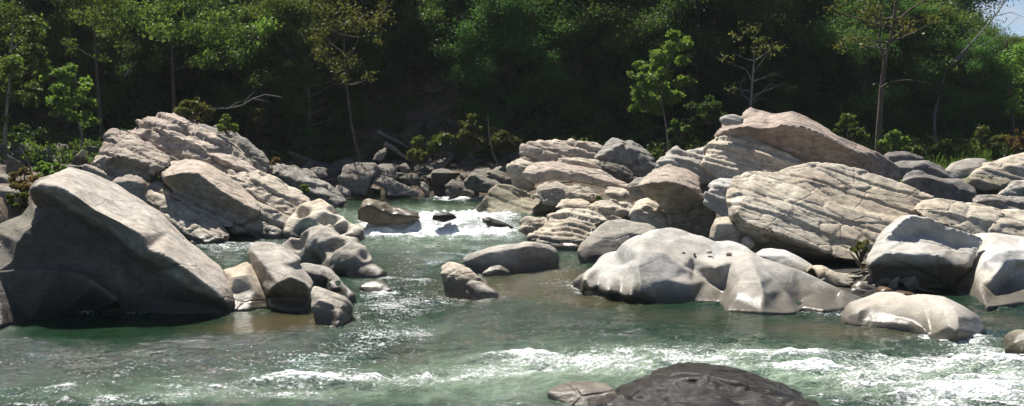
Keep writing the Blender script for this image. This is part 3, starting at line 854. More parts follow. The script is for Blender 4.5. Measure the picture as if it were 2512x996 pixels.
rock('cream slab running out of the right frame edge beside a dark joint', 26.0, [
    ([(2426, 572), (2440, 548), (2462, 518), (2500, 516), (2570, 520), (2600, 560), (2600, 600), (2512, 588), (2450, 580)],
     [[(2455, 548), (2520, 545), (2580, 560)]])], M_PALE, 'seam', k=1.3, kr=1.0, amp=.8)
rock('large rounded white boulder at the right frame edge above the water', 22.2, [
    ([(2318, 712, 1.2), (2335, 692, 1.3), (2358, 672, 1.4), (2374, 655, 1.4), (2386, 636, 1.5), (2402, 608, 1.7), (2416, 586, 1.9), (2436, 570, 2.1), (2512, 580, 1.9), (2600, 588, 1.8), (2640, 640, 1.2), (2640, 740, w), (2512, 742, w), (2456, 748, w), (2420, 752, w), (2376, 734, .2), (2340, 728, .7)],
     [[(2400, 662, .5), (2418, 640, .35), (2440, 622, .35), (2470, 612, .5), (2520, 608, .7), (2600, 620, .7)], [(2405, 700, .0), (2430, 690, -.25), (2448, 668, -.2), (2462, 648, .1), (2490, 640, .3), (2560, 645, .3)],
      [(2470, 690, .35), (2490, 668, .55), (2560, 672, .5)], [(2440, 725, -.3), (2480, 715, -.1), (2560, 715, -.1)], [(2350, 708, .9), (2378, 690, .7)], [(2362, 716, .7), (2388, 700, .35)], [(2430, 600, 1.3), (2500, 604, 1.2)]])], M_WHITE, 'smooth', amp=.7, smooth=3, auto=False)
rock('dark ridged block with a lit left flank behind the layered slab', 33.0, [
    ([(2192, 412), (2204, 398), (2235, 396), (2278, 394), (2307, 407), (2343, 437), (2334, 446), (2260, 450), (2225, 445), (2205, 430)],
     [[(2210, 412), (2240, 412), (2266, 402), (2300, 420), (2335, 440)], [(2266, 402), (2244, 424), (2225, 440)]])], M_CHAR, 'block', k=.9, kr=.3, amp=.6)
rock('long dark faceted block above the cream stepped slab', 30.4, [
    ([(2218, 446), (2237, 426), (2254, 420), (2276, 426), (2305, 436), (2329, 443), (2355, 438), (2389, 460), (2396, 486), (2390, 502), (2314, 494), (2288, 482), (2249, 467), (2232, 456)],
     [[(2238, 436), (2275, 434), (2305, 444), (2330, 450), (2388, 474)], [(2330, 450), (2314, 488)]])], M_CHAR, 'block', k=.8, kr=.25, amp=.6)
rock('small grey rock between the dark tree trunk and the ridged block', 35.0, [
    ([(2164, 388), (2180, 376), (2200, 371), (2222, 368), (2245, 380), (2272, 392), (2240, 402), (2200, 402), (2175, 396)], [[(2185, 382), (2225, 380), (2250, 392)]])], M_CHAR, 'block', k=.9, kr=.4, amp=.7, cat='rock')
rock('flat lichen grey shelf at the right frame edge above the cream slabs', 28.4, [
    ([(2390, 500), (2392, 484), (2456, 480), (2512, 483), (2600, 486), (2600, 524), (2512, 520), (2444, 514)], [[(2400, 494), (2460, 494), (2570, 498)]])], M_LICHEN, 'rough', k=1.3, kr=.8, amp=.8)
rock('grey sloping boulder at the far right with a pale crease', 33.5, [
    ([(2320, 418), (2341, 400), (2380, 389), (2418, 391), (2426, 400), (2413, 418), (2384, 428), (2348, 442)], [[(2345, 418), (2400, 408)]])], M_GREY, 'smooth', k=1.1, kr=.7, amp=.8)
rock('highest tan rock at the far right frame edge', 33.0, [
    ([(2386, 428), (2411, 414), (2425, 398), (2461, 397), (2490, 384), (2512, 377), (2580, 366), (2600, 440), (2512, 446), (2476, 446)], [[(2425, 412), (2470, 408), (2560, 400)]])], M_TAN, 'strata', k=1.2, kr=.8, amp=.7)
rock('olive grey wedge under the highest tan rock at the far right', 31.4, [
    ([(2368, 452), (2378, 436), (2391, 424), (2476, 440), (2490, 446), (2470, 464), (2413, 468)], [[(2395, 440), (2460, 454)]])], M_MOSSY, 'block', k=.9, kr=.4, amp=.6)
rock('mauve grey rock at the right frame edge above the flat lichen shelf', 30.2, [
    ([(2452, 482), (2476, 458), (2492, 444), (2560, 442), (2600, 484)], [[(2490, 458), (2560, 456)]])], M_GREY, 'block', k=1.1, kr=.6, amp=.6)
rock('dark hollow filler rock between the olive wedge and the long faceted block', 31.6, [
    ([(2340, 448), (2370, 440), (2420, 462), (2460, 470), (2450, 490), (2390, 492)], [[(2370, 456), (2430, 474)]])], M_BANK, 'block', k=.8, kr=.4, amp=.6, cat='rock')
rock('pale foreground rock with rippled front and dark right end by the water', 18.4, [
    ([(2060, 776, .2), (2068, 762, .5), (2085, 747, .8), (2119, 735, 1.0), (2164, 719, 1.3), (2203, 720, 1.35), (2236, 732, 1.2), (2270, 724, 1.3), (2315, 729, 1.3), (2366, 752, 1.15), (2411, 780, .75), (2420, 800, .45), (2406, 820, w), (2343, 834, w), (2282, 822, w), (2231, 811, w), (2164, 803, w), (2102, 797, w), (2068, 790, w)],
     [[(2075, 774, .1), (2105, 762, .15), (2135, 750, .45), (2152, 764, .3), (2200, 772, .18), (2240, 784, .1), (2264, 802, .04)], [(2115, 782, .10), (2175, 788, .05), (2235, 798, .02)],
      [(2160, 735, .95), (2240, 748, .85)], [(2268, 748, .95), (2276, 778, .5), (2284, 812, .18)], [(2300, 744, .8), (2318, 765, .3), (2326, 798, -.05)], [(2340, 756, .75), (2352, 778, .2), (2352, 806, -.12), (2346, 826, -.1)]])],
     M_WHITE, 'smooth', amp=.6, smooth=3)
rock('black wet boulder awash at the bottom of the picture', 12.6, [
    ([(1440, 1030, w), (1450, 990), (1482, 966), (1520, 950), (1570, 932), (1612, 915), (1640, 908), (1660, 900), (1700, 897), (1740, 895), (1765, 901), (1800, 902), (1850, 918), (1885, 936), (1930, 945), (1960, 962), (1990, 972), (2030, 1000), (2060, 1020, w), (2040, 1080, w), (1700, 1100, w), (1440, 1090, w)],
     [[(1480, 990), (1560, 955), (1640, 934), (1740, 922), (1850, 945), (1950, 985)], [(1560, 1020), (1650, 985), (1760, 975), (1900, 1020)]])],
     M_WET, 'rough', k=2.2, kr=1.5, amp=.20, smooth=1, thick=.5, auto=False, rag=.014)
rock('low tan stone against the left side of the black wet boulder', 12.7, [
    ([(1342, 962), (1365, 952), (1420, 946), (1470, 943), (1505, 950), (1520, 975), (1500, 996, w), (1440, 1002, w), (1385, 992, w)], [[(1375, 966), (1430, 956), (1490, 962)]])], M_TAN, 'smooth', k=1.7, kr=1.0, amp=.5, cat='rock')
rock('dark rock poking in at the right frame edge amid white water', 17.6, [
    ([(2462, 856, w), (2478, 838), (2495, 824), (2520, 812), (2570, 820), (2590, 860, w), (2512, 866, w)], [[(2485, 840), (2530, 826)]])], M_MOSSY, 'smooth', k=.9, kr=.4, amp=.6)
for i, (x, y, r, lb) in enumerate([(1676, 619, 6, 'tiny tan stone lying on the white sculpted rock'), (1740, 617, 8, 'small round yellowish stone on the shelf of the white rock'),
                                   (1788, 622, 9, 'brown angular stone at the back of the white rock shelf'), (1704, 622, 4, 'pebble sized dark stone between two lighter stones on the white rock')]):
    rock(lb, 22.72 - .02 * i, [([(x - r, y + 3), (x - r * .6, y - r * .4), (x + r * .3, y - r * .5), (x + r, y), (x + r * .8, y + 5), (x - r * .5, y + 5)], [[(x, y - 1)]])],
         (M_PALE if i in (0, 1) else M_TAN), 'smooth', cat='rock', name='stone', amp=.25, vox=.02, thick=.12)
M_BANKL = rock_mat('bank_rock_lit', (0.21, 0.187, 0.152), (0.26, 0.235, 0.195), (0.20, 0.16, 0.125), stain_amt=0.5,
                   dark_amt=0.4, band=0.35, bump=0.7, lichen=0.2, dark=(0.09, 0.08, 0.07))  # lighter copy for bank rocks that catch the sun
# ---- boulders along the far bank
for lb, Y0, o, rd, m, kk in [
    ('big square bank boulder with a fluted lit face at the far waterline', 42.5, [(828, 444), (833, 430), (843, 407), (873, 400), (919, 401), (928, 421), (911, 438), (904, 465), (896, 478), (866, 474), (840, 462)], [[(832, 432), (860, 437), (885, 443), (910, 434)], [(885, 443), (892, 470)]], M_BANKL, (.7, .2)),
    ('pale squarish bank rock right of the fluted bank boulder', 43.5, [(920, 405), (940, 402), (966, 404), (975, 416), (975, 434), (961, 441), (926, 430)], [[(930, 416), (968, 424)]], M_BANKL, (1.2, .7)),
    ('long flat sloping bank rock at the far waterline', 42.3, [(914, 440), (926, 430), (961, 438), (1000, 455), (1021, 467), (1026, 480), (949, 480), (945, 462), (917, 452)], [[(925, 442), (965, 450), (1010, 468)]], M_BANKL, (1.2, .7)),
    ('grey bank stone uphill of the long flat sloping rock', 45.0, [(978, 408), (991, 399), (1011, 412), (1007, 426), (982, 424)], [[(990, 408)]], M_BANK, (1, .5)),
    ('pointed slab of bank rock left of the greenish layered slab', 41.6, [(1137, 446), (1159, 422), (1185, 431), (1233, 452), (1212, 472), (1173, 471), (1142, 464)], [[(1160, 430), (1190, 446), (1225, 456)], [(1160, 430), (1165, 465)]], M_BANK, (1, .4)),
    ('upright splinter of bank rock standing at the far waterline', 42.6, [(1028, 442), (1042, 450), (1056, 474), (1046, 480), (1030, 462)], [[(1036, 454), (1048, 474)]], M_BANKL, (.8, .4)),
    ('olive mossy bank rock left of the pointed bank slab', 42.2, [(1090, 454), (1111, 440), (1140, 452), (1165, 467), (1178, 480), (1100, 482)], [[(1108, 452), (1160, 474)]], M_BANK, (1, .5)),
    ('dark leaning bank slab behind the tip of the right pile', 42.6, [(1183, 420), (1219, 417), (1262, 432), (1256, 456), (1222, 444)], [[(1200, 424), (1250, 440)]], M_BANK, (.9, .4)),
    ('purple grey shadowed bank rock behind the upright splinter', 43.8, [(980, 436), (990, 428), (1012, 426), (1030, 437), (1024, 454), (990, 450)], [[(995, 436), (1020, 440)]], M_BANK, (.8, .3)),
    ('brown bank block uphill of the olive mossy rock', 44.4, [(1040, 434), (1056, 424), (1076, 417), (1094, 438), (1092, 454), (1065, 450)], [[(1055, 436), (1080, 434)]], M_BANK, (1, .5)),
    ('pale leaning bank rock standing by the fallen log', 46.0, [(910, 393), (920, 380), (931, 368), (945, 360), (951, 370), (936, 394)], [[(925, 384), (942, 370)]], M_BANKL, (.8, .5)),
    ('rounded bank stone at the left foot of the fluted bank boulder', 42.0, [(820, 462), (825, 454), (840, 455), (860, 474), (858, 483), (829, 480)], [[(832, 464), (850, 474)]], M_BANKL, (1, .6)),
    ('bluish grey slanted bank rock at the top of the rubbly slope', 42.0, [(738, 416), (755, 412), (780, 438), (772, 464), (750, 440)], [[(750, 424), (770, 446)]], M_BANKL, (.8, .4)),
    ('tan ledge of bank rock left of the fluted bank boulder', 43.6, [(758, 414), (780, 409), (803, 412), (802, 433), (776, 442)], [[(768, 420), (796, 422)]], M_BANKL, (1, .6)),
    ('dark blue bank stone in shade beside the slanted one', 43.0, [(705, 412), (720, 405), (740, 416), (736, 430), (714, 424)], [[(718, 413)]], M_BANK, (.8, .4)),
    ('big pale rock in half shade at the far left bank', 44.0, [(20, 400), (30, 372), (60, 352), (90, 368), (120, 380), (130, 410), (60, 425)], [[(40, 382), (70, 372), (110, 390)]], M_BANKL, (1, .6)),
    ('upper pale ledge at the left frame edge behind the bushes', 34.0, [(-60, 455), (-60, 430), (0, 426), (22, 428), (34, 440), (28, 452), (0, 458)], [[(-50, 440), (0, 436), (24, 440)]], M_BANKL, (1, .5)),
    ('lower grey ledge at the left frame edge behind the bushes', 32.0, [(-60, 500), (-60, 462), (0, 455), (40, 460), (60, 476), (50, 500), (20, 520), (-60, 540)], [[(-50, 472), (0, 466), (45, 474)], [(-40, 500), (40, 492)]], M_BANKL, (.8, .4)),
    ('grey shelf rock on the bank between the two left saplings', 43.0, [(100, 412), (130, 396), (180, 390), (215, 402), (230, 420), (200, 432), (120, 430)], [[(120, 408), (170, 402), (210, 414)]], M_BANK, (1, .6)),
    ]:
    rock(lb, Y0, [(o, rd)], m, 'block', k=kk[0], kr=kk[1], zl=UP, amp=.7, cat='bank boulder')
# ------------------------------------------------------------------ ground
def ground_z(x, y):
    x = np.asarray(x, float)
    y = np.asarray(y, float)
    n = fbm(np.stack([x * .35, y * .35, x * 0], -1).reshape(-1, 3), 3, 5).reshape(x.shape)
    yb = 43.0 - 15.0 * sstep(-11, -16, x)
    t = y - yb
    sl = 1 - 0.88 * sstep(0.20, 0.40, x / np.maximum(y, 1.0))
    hill = 0.60 * np.clip(y - 50.5, 0, None)
    hill = 60 * (1 - np.exp(-hill / 60)) * sl
    g = -1.1 + 2.4 * sstep(-1.2, 2.5, t) + 0.9 * sstep(2, 12, t) + hill
    # rock platform under the right pile
    xl = 1.6 + (30 - y) * 0.2
    gr = -1.1 + 0.95 * sstep(24.0, 27.5, y) + 0.7 * sstep(28, 37, y) + 1.4 * sstep(41.5, 47, y)
    m = sstep(xl - 0.3, xl + 2.2, x) * sstep(22, 25, y)
    g = np.maximum(g, -1.1 + (gr + 1.1) * m)
    e = 1 - ((x - 7.0) / 3.0) ** 2 - ((y - 24.9) / 3.6) ** 2
    g = np.maximum(g, -1.1 + 1.17 * sstep(0, .45, e))
    e = 1 - ((x + 9.3) / 4.6) ** 2 - ((y - 35.2) / 2.6) ** 2
    g = np.maximum(g, -1.1 + 1.25 * sstep(0, .7, e))
    near = sstep(6.0, 2.0, y)
    g = g + near * 1.9
    return g + n * (0.12 + 0.25 * sstep(2, 10, t))


def gz(x, y):
    return float(ground_z(np.array([x]), np.array([y]))[0])


gx = np.concatenate([np.linspace(-420, -60, 25)[:-1], np.linspace(-60, 60, 300), np.linspace(60, 420, 25)[1:]])
gy = np.concatenate([np.linspace(-80, 0, 12)[:-1], np.linspace(0, 90, 250), np.linspace(90, 520, 50)[1:]])
GX, GY = np.meshgrid(gx, gy)
GZ = ground_z(GX, GY)
nx, ny = len(gx), len(gy)
ii = np.arange((ny - 1) * (nx - 1))
r_, c_ = ii // (nx - 1), ii % (nx - 1)
gq = np.stack([r_ * nx + c_, r_ * nx + c_ + 1, (r_ + 1) * nx + c_ + 1, (r_ + 1) * nx + c_], 1)
m, t, out = new_mat('forest_floor')
pos = t.new('ShaderNodeNewGeometry').outputs['Position']
a = t.noise(pos, 0.7, 6, .65)
b = t.noise(pos, 4.0, 6, .7)
c = t.mix(t.rng(a, .38, .62), (0.085, 0.060, 0.042), (0.16, 0.115, 0.08))
c = t.mix(t.rng(b, .52, .68), c, (0.21, 0.18, 0.145))
c = t.mix(t.math('MULTIPLY', t.rng(t.noise(pos, 1.3, 5, .7), .50, .62), .6), c, (0.035, 0.05, 0.018))
sep = t.new('ShaderNodeSeparateXYZ')
t.link(pos, sep.inputs[0])
c = t.mix(t.rng(sep.outputs['Z'], .25, .7, 1.0, 0.0), c, (0.03, 0.026, 0.02))
bs = t.new('ShaderNodeBsdfPrincipled')
t.link(c, bs.inputs['Base Color'])
bs.inputs['Roughness'].default_value = .95
t.link(t.bump(b, 1.0, .15), bs.inputs['Normal'])
t.link(bs.outputs[0], out.inputs['Surface'])
o = link('ground', mesh_np('ground', np.stack([GX, GY, GZ], -1).reshape(-1, 3), quads=gq), m)
tag(o, kind='structure')

# ------------------------------------------------------------------ water
NU, NV = 1000, 660
uu = np.linspace(-0.66, 0.66, NU)
vv = np.exp(np.linspace(math.log(6.5), math.log(50), NV))
U, V = np.meshgrid(uu, vv)
X = (U * V).ravel()
Y = V.ravel()


def blob(px, py, rx, ry, s, z=0.0, ang=0.0):
    """a patch of the river surface: centre, half length and half depth, strength"""
    x0, y0, _ = W(px, py, z)
    y1 = W(px, py - ry, z)[1]
    y2 = W(px, py + ry, z)[1]
    ay = max((y1 - y2) / 2, 0.05)
    ax = rx / F * y0
    dx, dy = (X - x0) / ax, (Y - y0) / ay
    if ang:
        ca, sa = math.cos(ang), math.sin(ang)
        dx, dy = dx * ca + dy * sa, -dx * sa + dy * ca
    return s * np.exp(-(dx * dx + dy * dy))


pw = np.stack([X * .5, Y * .9, X * 0], 1)
wx = fbm(pw * 1.1, 3, 40)
foam = np.zeros_like(X)  # foam density; also drives sun glints painted as white speckle
for b_ in [(1600, 862, 230, 16, .72), (1420, 885, 170, 18, .62), (1250, 905, 200, 14, .55), (1800, 880, 160, 13, .62), (1960, 905, 120, 12, .5), (2120, 905, 120, 22, .55),
           (2250, 915, 150, 30, 1.3), (2420, 900, 180, 30, 1.3), (2330, 935, 200, 30, .8), (1650, 870, 160, 14, .6), (1380, 890, 140, 12, .5), (1120, 912, 120, 9, .5), (2480, 940, 140, 30, .75), (2200, 960, 120, 20, .45), (2350, 980, 160, 20, .45), (2440, 852, 90, 20, .85), (2330, 862, 60, 10, .5),
           (1050, 925, 140, 12, .62), (900, 918, 160, 13, .62), (760, 935, 130, 12, .5), (650, 955, 150, 12, .66), (450, 955, 140, 14, .5), (330, 985, 150, 12, .7), (180, 945, 130, 14, .42), (60, 960, 90, 12, .5), (150, 990, 150, 10, .5),
           (330, 895, 60, 8, .5), (290, 915, 60, 7, .45), (120, 860, 110, 7, .35), (40, 880, 60, 12, .5), (560, 900, 160, 18, .30), (350, 870, 80, 10, .3), (200, 905, 90, 10, .32), (20, 830, 40, 3, .5),
           (1010, 808, 55, 9, .85), (960, 770, 90, 26, .45), (1010, 700, 70, 28, .48), (960, 740, 90, 20, .45), (900, 830, 90, 30, .40), (1060, 735, 50, 12, .35), (1000, 670, 60, 12, .35), (820, 850, 160, 20, .36), (700, 880, 160, 16, .36),
           (1160, 682, 25, 5, .5), (1190, 733, 70, 4, .45), (1370, 690, 50, 6, .55), (1420, 705, 20, 8, .5), (1470, 728, 25, 5, .5), (1400, 655, 50, 10, .3), (1300, 760, 120, 20, .16), (1500, 800, 160, 15, .22),
           (640, 600, 110, 9, .6), (560, 605, 60, 7, .6), (590, 620, 80, 8, .35), (530, 640, 40, 6, .3), (1000, 615, 120, 10, .2), (960, 640, 60, 14, .2),
           (1720, 830, 120, 8, .22), (1850, 850, 120, 6, .25), (2080, 770, 20, 6, .5), (2100, 797, 22, 5, .55), (2300, 826, 28, 5, .65), (2380, 835, 40, 8, .6), (1990, 760, 30, 5, .4), (2430, 770, 40, 6, .35),
           (1200, 960, 200, 12, .2), (1250, 975, 60, 6, .3), (1650, 915, 150, 8, .3), (2050, 985, 90, 10, .35)]:
    foam = foam + blob(b_[0], b_[1], b_[2] * 1.15, b_[3] * 1.7, b_[4] * .85)
foam = .88 * (1 - np.exp(-1.5 * foam))
# the cascade: a sheet of broken water dropping from the upper pool
dropn = 0.45 * fbm(np.stack([X * .9, X * 0, X * 0 + 3], 1), 3, 51)
lev = UP * sstep(33.7, 36.0, Y + dropn)
inc = sstep(-5.6, -4.4, X) * sstep(0.9, -0.4, X)
cas = sstep(33.0, 33.9, Y + dropn * .7) * sstep(36.9, 35.6, Y + dropn) * inc
tail = sstep(31.0, 33.6, Y) * sstep(35.6, 34.0, Y) * inc * 0.55
foam = np.maximum(foam, np.maximum(cas * 1.08, tail))
far = sstep(41.2, 41.9, Y + .3 * wx) * sstep(43.2, 42.4, Y) * sstep(-4.4, -2.4, X) * sstep(1, -.4, X) * .8
foam = np.maximum(foam, far)
foam = np.clip(foam, 0, 1.1)
aer = np.zeros_like(X)
for b_ in [(1500, 905, 700, 50, .14), (600, 950, 700, 36, .14), (1100, 620, 350, 60, .05), (1600, 870, 380, 34, .75), (1300, 905, 300, 30, .65), (1900, 915, 250, 40, .7), (2250, 930, 300, 60, .85), (2450, 930, 200, 50, .8), (950, 930, 280, 24, .38), (1300, 960, 350, 30, .45), (550, 960, 300, 26, .30), (200, 970, 260, 26, .25), (1050, 565, 180, 22, .8),
           (1000, 800, 120, 20, .3), (1030, 600, 150, 14, .3), (2420, 850, 90, 18, .6)]:
    aer = aer + blob(*b_)
aer = np.clip(aer + .5 * cas, 0, 1)
shal = np.zeros_like(X)
for b_ in [(1290, 695, 130, 34, .9), (1450, 735, 120, 24, .75), (1380, 670, 60, 18, .7), (700, 785, 130, 26, .9), (620, 800, 110, 18, .7), (1150, 700, 70, 30, .5), (2150, 815, 160, 18, .55), (1700, 770, 200, 20, .35),
           (2440, 780, 80, 24, .7), (2000, 800, 200, 20, .4), (600, 625, 60, 10, .3), (1480, 975, 120, 14, .35)]:
    shal = shal + blob(*b_)
shal = np.clip(shal + .25 * wx * (shal > .05), 0, 1)
# lapping foam and ripples where the current meets stone
shore = np.zeros_like(X)
for (sx, sy) in WPTS:
    if sy > 37:
        continue
    mk = (np.abs(X - sx) < 1.0) & (np.abs(Y - sy) < 1.0)
    dd = (X[mk] - sx) ** 2 + ((Y[mk] - sy) * 0.8) ** 2
    shore[mk] = np.maximum(shore[mk], np.exp(-dd / 0.10))
foam = np.clip(foam + shore * (0.10 + 0.42 * sstep(-.1, .5, wx + .3 * fbm(pw * 3, 2, 44))), 0, 1.1)
calm = np.zeros_like(X)
for b_ in [(300, 800, 360, 34, .95), (1700, 775, 260, 26, .8), (2050, 810, 260, 24, .8), (700, 780, 140, 24, .7), (1100, 510, 200, 14, .6)]:
    calm = calm + blob(*b_)
calm = np.clip(calm, 0, 1)
chop = np.clip(0.30 + 0.75 * foam + .35 * aer - 0.27 * calm, 0.03, 1.2)
pp = np.stack([X, Y * 1.25, X * 0], 1)
warp = np.stack([fbm(pp * .4, 2, 60), fbm(pp * .4, 2, 61), X * 0], 1) * .8
q1 = (pp + warp) * np.array([.75, 1.1, 1])
h = fbm(q1 * 1.0, 2, 62) * .11 + (ridged(q1 * 2.1, 2, 63) - .35) * .06 + fbm(q1 * 5.2, 2, 64) * .030 + fbm(q1 * 12, 2, 65) * .013
h = h * 1.35
Z = lev + h * chop - .02
Z += cas * (fbm(np.stack([X * 3.5, Y * 1.3, Y * 0], 1), 3, 66) * .09 + .045 * fbm(np.stack([X * 8, Y * 5, Y * 0], 1), 2, 67))
crest = np.clip((h - .05) / .08, 0, 1)
foam = np.clip(foam * (0.82 + 0.55 * crest + 0.35 * fbm(q1 * 1.7, 3, 68)) + .10 * crest * chop, 0, 1.1)
ii = np.arange((NV - 1) * (NU - 1))
r_, c_ = ii // (NU - 1), ii % (NU - 1)
wq = np.stack([r_ * NU + c_, r_ * NU + c_ + 1, (r_ + 1) * NU + c_ + 1, (r_ + 1) * NU + c_], 1)
me = mesh_np('river_water', np.stack([X, Y, Z], 1), quads=wq, attrs={'foam': foam, 'aer': aer, 'shallow': shal, 'chop': chop})
m, t, out = new_mat('river_water')
pos = t.new('ShaderNodeNewGeometry').outputs['Position']
fo, ae, sh, ch = t.attr('foam'), t.attr('aer'), t.attr('shallow'), t.attr('chop')
n1 = t.noise(t.mapping(pos, scale=(.8, 1.3, 1)), 3.0, 6, .72, .6)
n2 = t.noise(t.mapping(pos, scale=(1, 1.2, 1)), 21.0, 3, .6, .3)
n3 = t.noise(t.mapping(pos, scale=(.28, 1.5, 1)), 7.0, 6, .75, 1.0)
nz = t.math('ADD', t.math('MULTIPLY', n3, .46), t.math('ADD', t.math('MULTIPLY', n2, .42), t.math('MULTIPLY', n1, .12)))
th = t.math('SUBTRACT', 0.625, t.math('MULTIPLY', fo, 0.29))
ff = t.rng(nz, th, t.math('ADD', th, 0.13))
deep = t.mix(t.rng(n1, .35, .65), (0.007, 0.020, 0.010), (0.013, 0.036, 0.017))
col = t.mix(t.math('MULTIPLY', sh, .68), deep, (0.085, 0.062, 0.030))
col = t.mix(t.math('MULTIPLY', ae, t.rng(t.math('ADD', n1, t.math('MULTIPLY', fo, .25)), .35, .75, .35, 1.0)), col, (0.285, 0.375, 0.27))
col = t.mix(ff, col, (0.84, 0.87, 0.86))  # white foam, with sun glints painted in as flecks of it
bs = t.new('ShaderNodeBsdfPrincipled')
t.link(col, bs.inputs['Base Color'])
t.link(t.rng(ff, 0, 1, .05, .7), bs.inputs['Roughness'])
bs.inputs['IOR'].default_value = 1.33
rp = t.noise(t.mapping(pos, scale=(.8, 1.5, 1)), 6.5, 4, .6, .4)
rp2 = t.noise(t.mapping(pos, scale=(1, 1.3, 1)), 24.0, 3, .6)
hh = t.math('ADD', t.math('MULTIPLY', rp, 1.0), t.math('MULTIPLY', rp2, .30))
hh = t.math('MULTIPLY', hh, t.rng(ch, 0.0, .7, .12, 1.0, False))
hh = t.math('ADD', hh, t.math('MULTIPLY', ff, .25))
t.link(t.bump(hh, 1.0, .075), bs.inputs['Normal'])
t.link(bs.outputs[0], out.inputs['Surface'])
o = link('river_water', me, m)
tag(o, kind='structure')
# ------------------------------------------------------------------ vegetation
def leaf_mat(name, c0, c1, yellow=(0.22, 0.19, 0.04), yamt=0.15, trans=0.5):
    m, t, out = new_mat(name)
    tint = t.attr('tint')
    oi = t.new('ShaderNodeObjectInfo').outputs['Random']
    c = t.mix(tint, c0, c1)
    c = t.mix(t.math('MULTIPLY', t.rng(tint, .80, 1.0), yamt * 2), c, yellow)
    hv = t.new('ShaderNodeHueSaturation')
    t.link(c, hv.inputs['Color'])
    t.link(t.rng(oi, 0, 1, .75, 1.25, False), hv.inputs['Value'])
    t.link(t.rng(oi, 0, 1, .485, .515, False), hv.inputs['Hue'])
    c = hv.outputs['Color']
    d = t.new('ShaderNodeBsdfDiffuse')
    t.link(c, d.inputs['Color'])
    tr = t.new('ShaderNodeBsdfTranslucent')
    t.link(t.mix(.5, c, (1.0, 1.0, .35), 'MULTIPLY'), tr.inputs['Color'])
    gl = t.new('ShaderNodeBsdfGlossy')
    gl.inputs['Roughness'].default_value = .5
    gl.inputs['Color'].default_value = (.6, .6, .55, 1)
    m1 = t.new('ShaderNodeMixShader')
    m1.inputs[0].default_value = trans
    t.link(d.outputs[0], m1.inputs[1])
    t.link(tr.outputs[0], m1.inputs[2])
    m2 = t.new('ShaderNodeMixShader')
    m2.inputs[0].default_value = .03
    t.link(m1.outputs[0], m2.inputs[1])
    t.link(gl.outputs[0], m2.inputs[2])
    t.link(m2.outputs[0], out.inputs['Surface'])
    return m


def bark_mat(name, a, b):
    m, t, out = new_mat(name)
    g = t.new('ShaderNodeNewGeometry').outputs['Position']
    n = t.noise(t.mapping(g, scale=(6, 6, 1.5)), 2.5, 5, .65)
    bs = t.new('ShaderNodeBsdfPrincipled')
    t.link(t.mix(t.rng(n, .38, .62), a, b), bs.inputs['Base Color'])
    bs.inputs['Roughness'].default_value = .9
    t.link(t.bump(n, .8, .03), bs.inputs['Normal'])
    t.link(bs.outputs[0], out.inputs['Surface'])
    return m


L_DARK = leaf_mat('dark_leaves', (0.045, 0.100, 0.024), (0.085, 0.165, 0.038))
L_MID = leaf_mat('mid_leaves', (0.065, 0.11, 0.022), (0.13, 0.18, 0.038))
L_BRIGHT = leaf_mat('bright_leaves', (0.10, 0.18, 0.03), (0.19, 0.28, 0.055), yamt=.12, trans=.55)
L_OLIVE = leaf_mat('olive_leaves', (0.065, 0.082, 0.02), (0.13, 0.135, 0.036), yamt=.3)
L_RUST = leaf_mat('rusty_leaves', (0.10, 0.09, 0.025), (0.20, 0.13, 0.05), yellow=(.26, .12, .05), yamt=.4)
BARK = bark_mat('brown_bark', (0.07, 0.052, 0.04), (0.13, 0.10, 0.08))
BARK_PALE = bark_mat('pale_bark', (0.17, 0.15, 0.125), (0.26, 0.235, 0.20))
BARK_DEAD = bark_mat('dead_wood', (0.15, 0.14, 0.125), (0.23, 0.22, 0.20))


def leaves(clumps, per, size, rng, up=0.5, name='crown'):
    """many small leaf faces through the volume of every clump; clumps = (x, y, z, r)"""
    cl = np.asarray(clumps, float)
    w_ = (cl[:, 3] / cl[:, 3].mean()) ** 2
    cnt = np.maximum(4, (per * w_).astype(int))
    idx = np.repeat(np.arange(len(cl)), cnt)
    n = len(idx)
    d = rng.normal(size=(n, 3))
    d /= np.linalg.norm(d, axis=1)[:, None] + 1e-9
    rr = rng.random(n) ** 0.5 * (0.6 + 0.85 * rng.random(n) ** 1.5)
    p = cl[idx, :3] + d * (rr * cl[idx, 3])[:, None] * np.array([1, 1, .72])
    nn = rng.normal(size=(n, 3)) + d * .5
    nn[:, 2] += up
    nn /= np.linalg.norm(nn, axis=1)[:, None]
    a = np.cross(nn, rng.normal(size=(n, 3)))
    a /= np.linalg.norm(a, axis=1)[:, None] + 1e-9
    b = np.cross(nn, a)
    s = size * (.6 + .8 * rng.random(n))[:, None]
    co = np.empty((n, 4, 3))
    co[:, 0] = p - a * s * .5
    co[:, 1] = p + b * s * .34 + nn * s * .08
    co[:, 2] = p + a * s * .5
    co[:, 3] = p - b * s * .34 + nn * s * .08
    ct = rng.random(len(cl))
    ti = np.clip(.55 * ct[idx] + .45 * rng.random(n), 0, 1)
    return mesh_np(name, co.reshape(-1, 3), quads=np.arange(n * 4).reshape(-1, 4), smooth=False, attrs={'tint': np.repeat(ti, 4)})


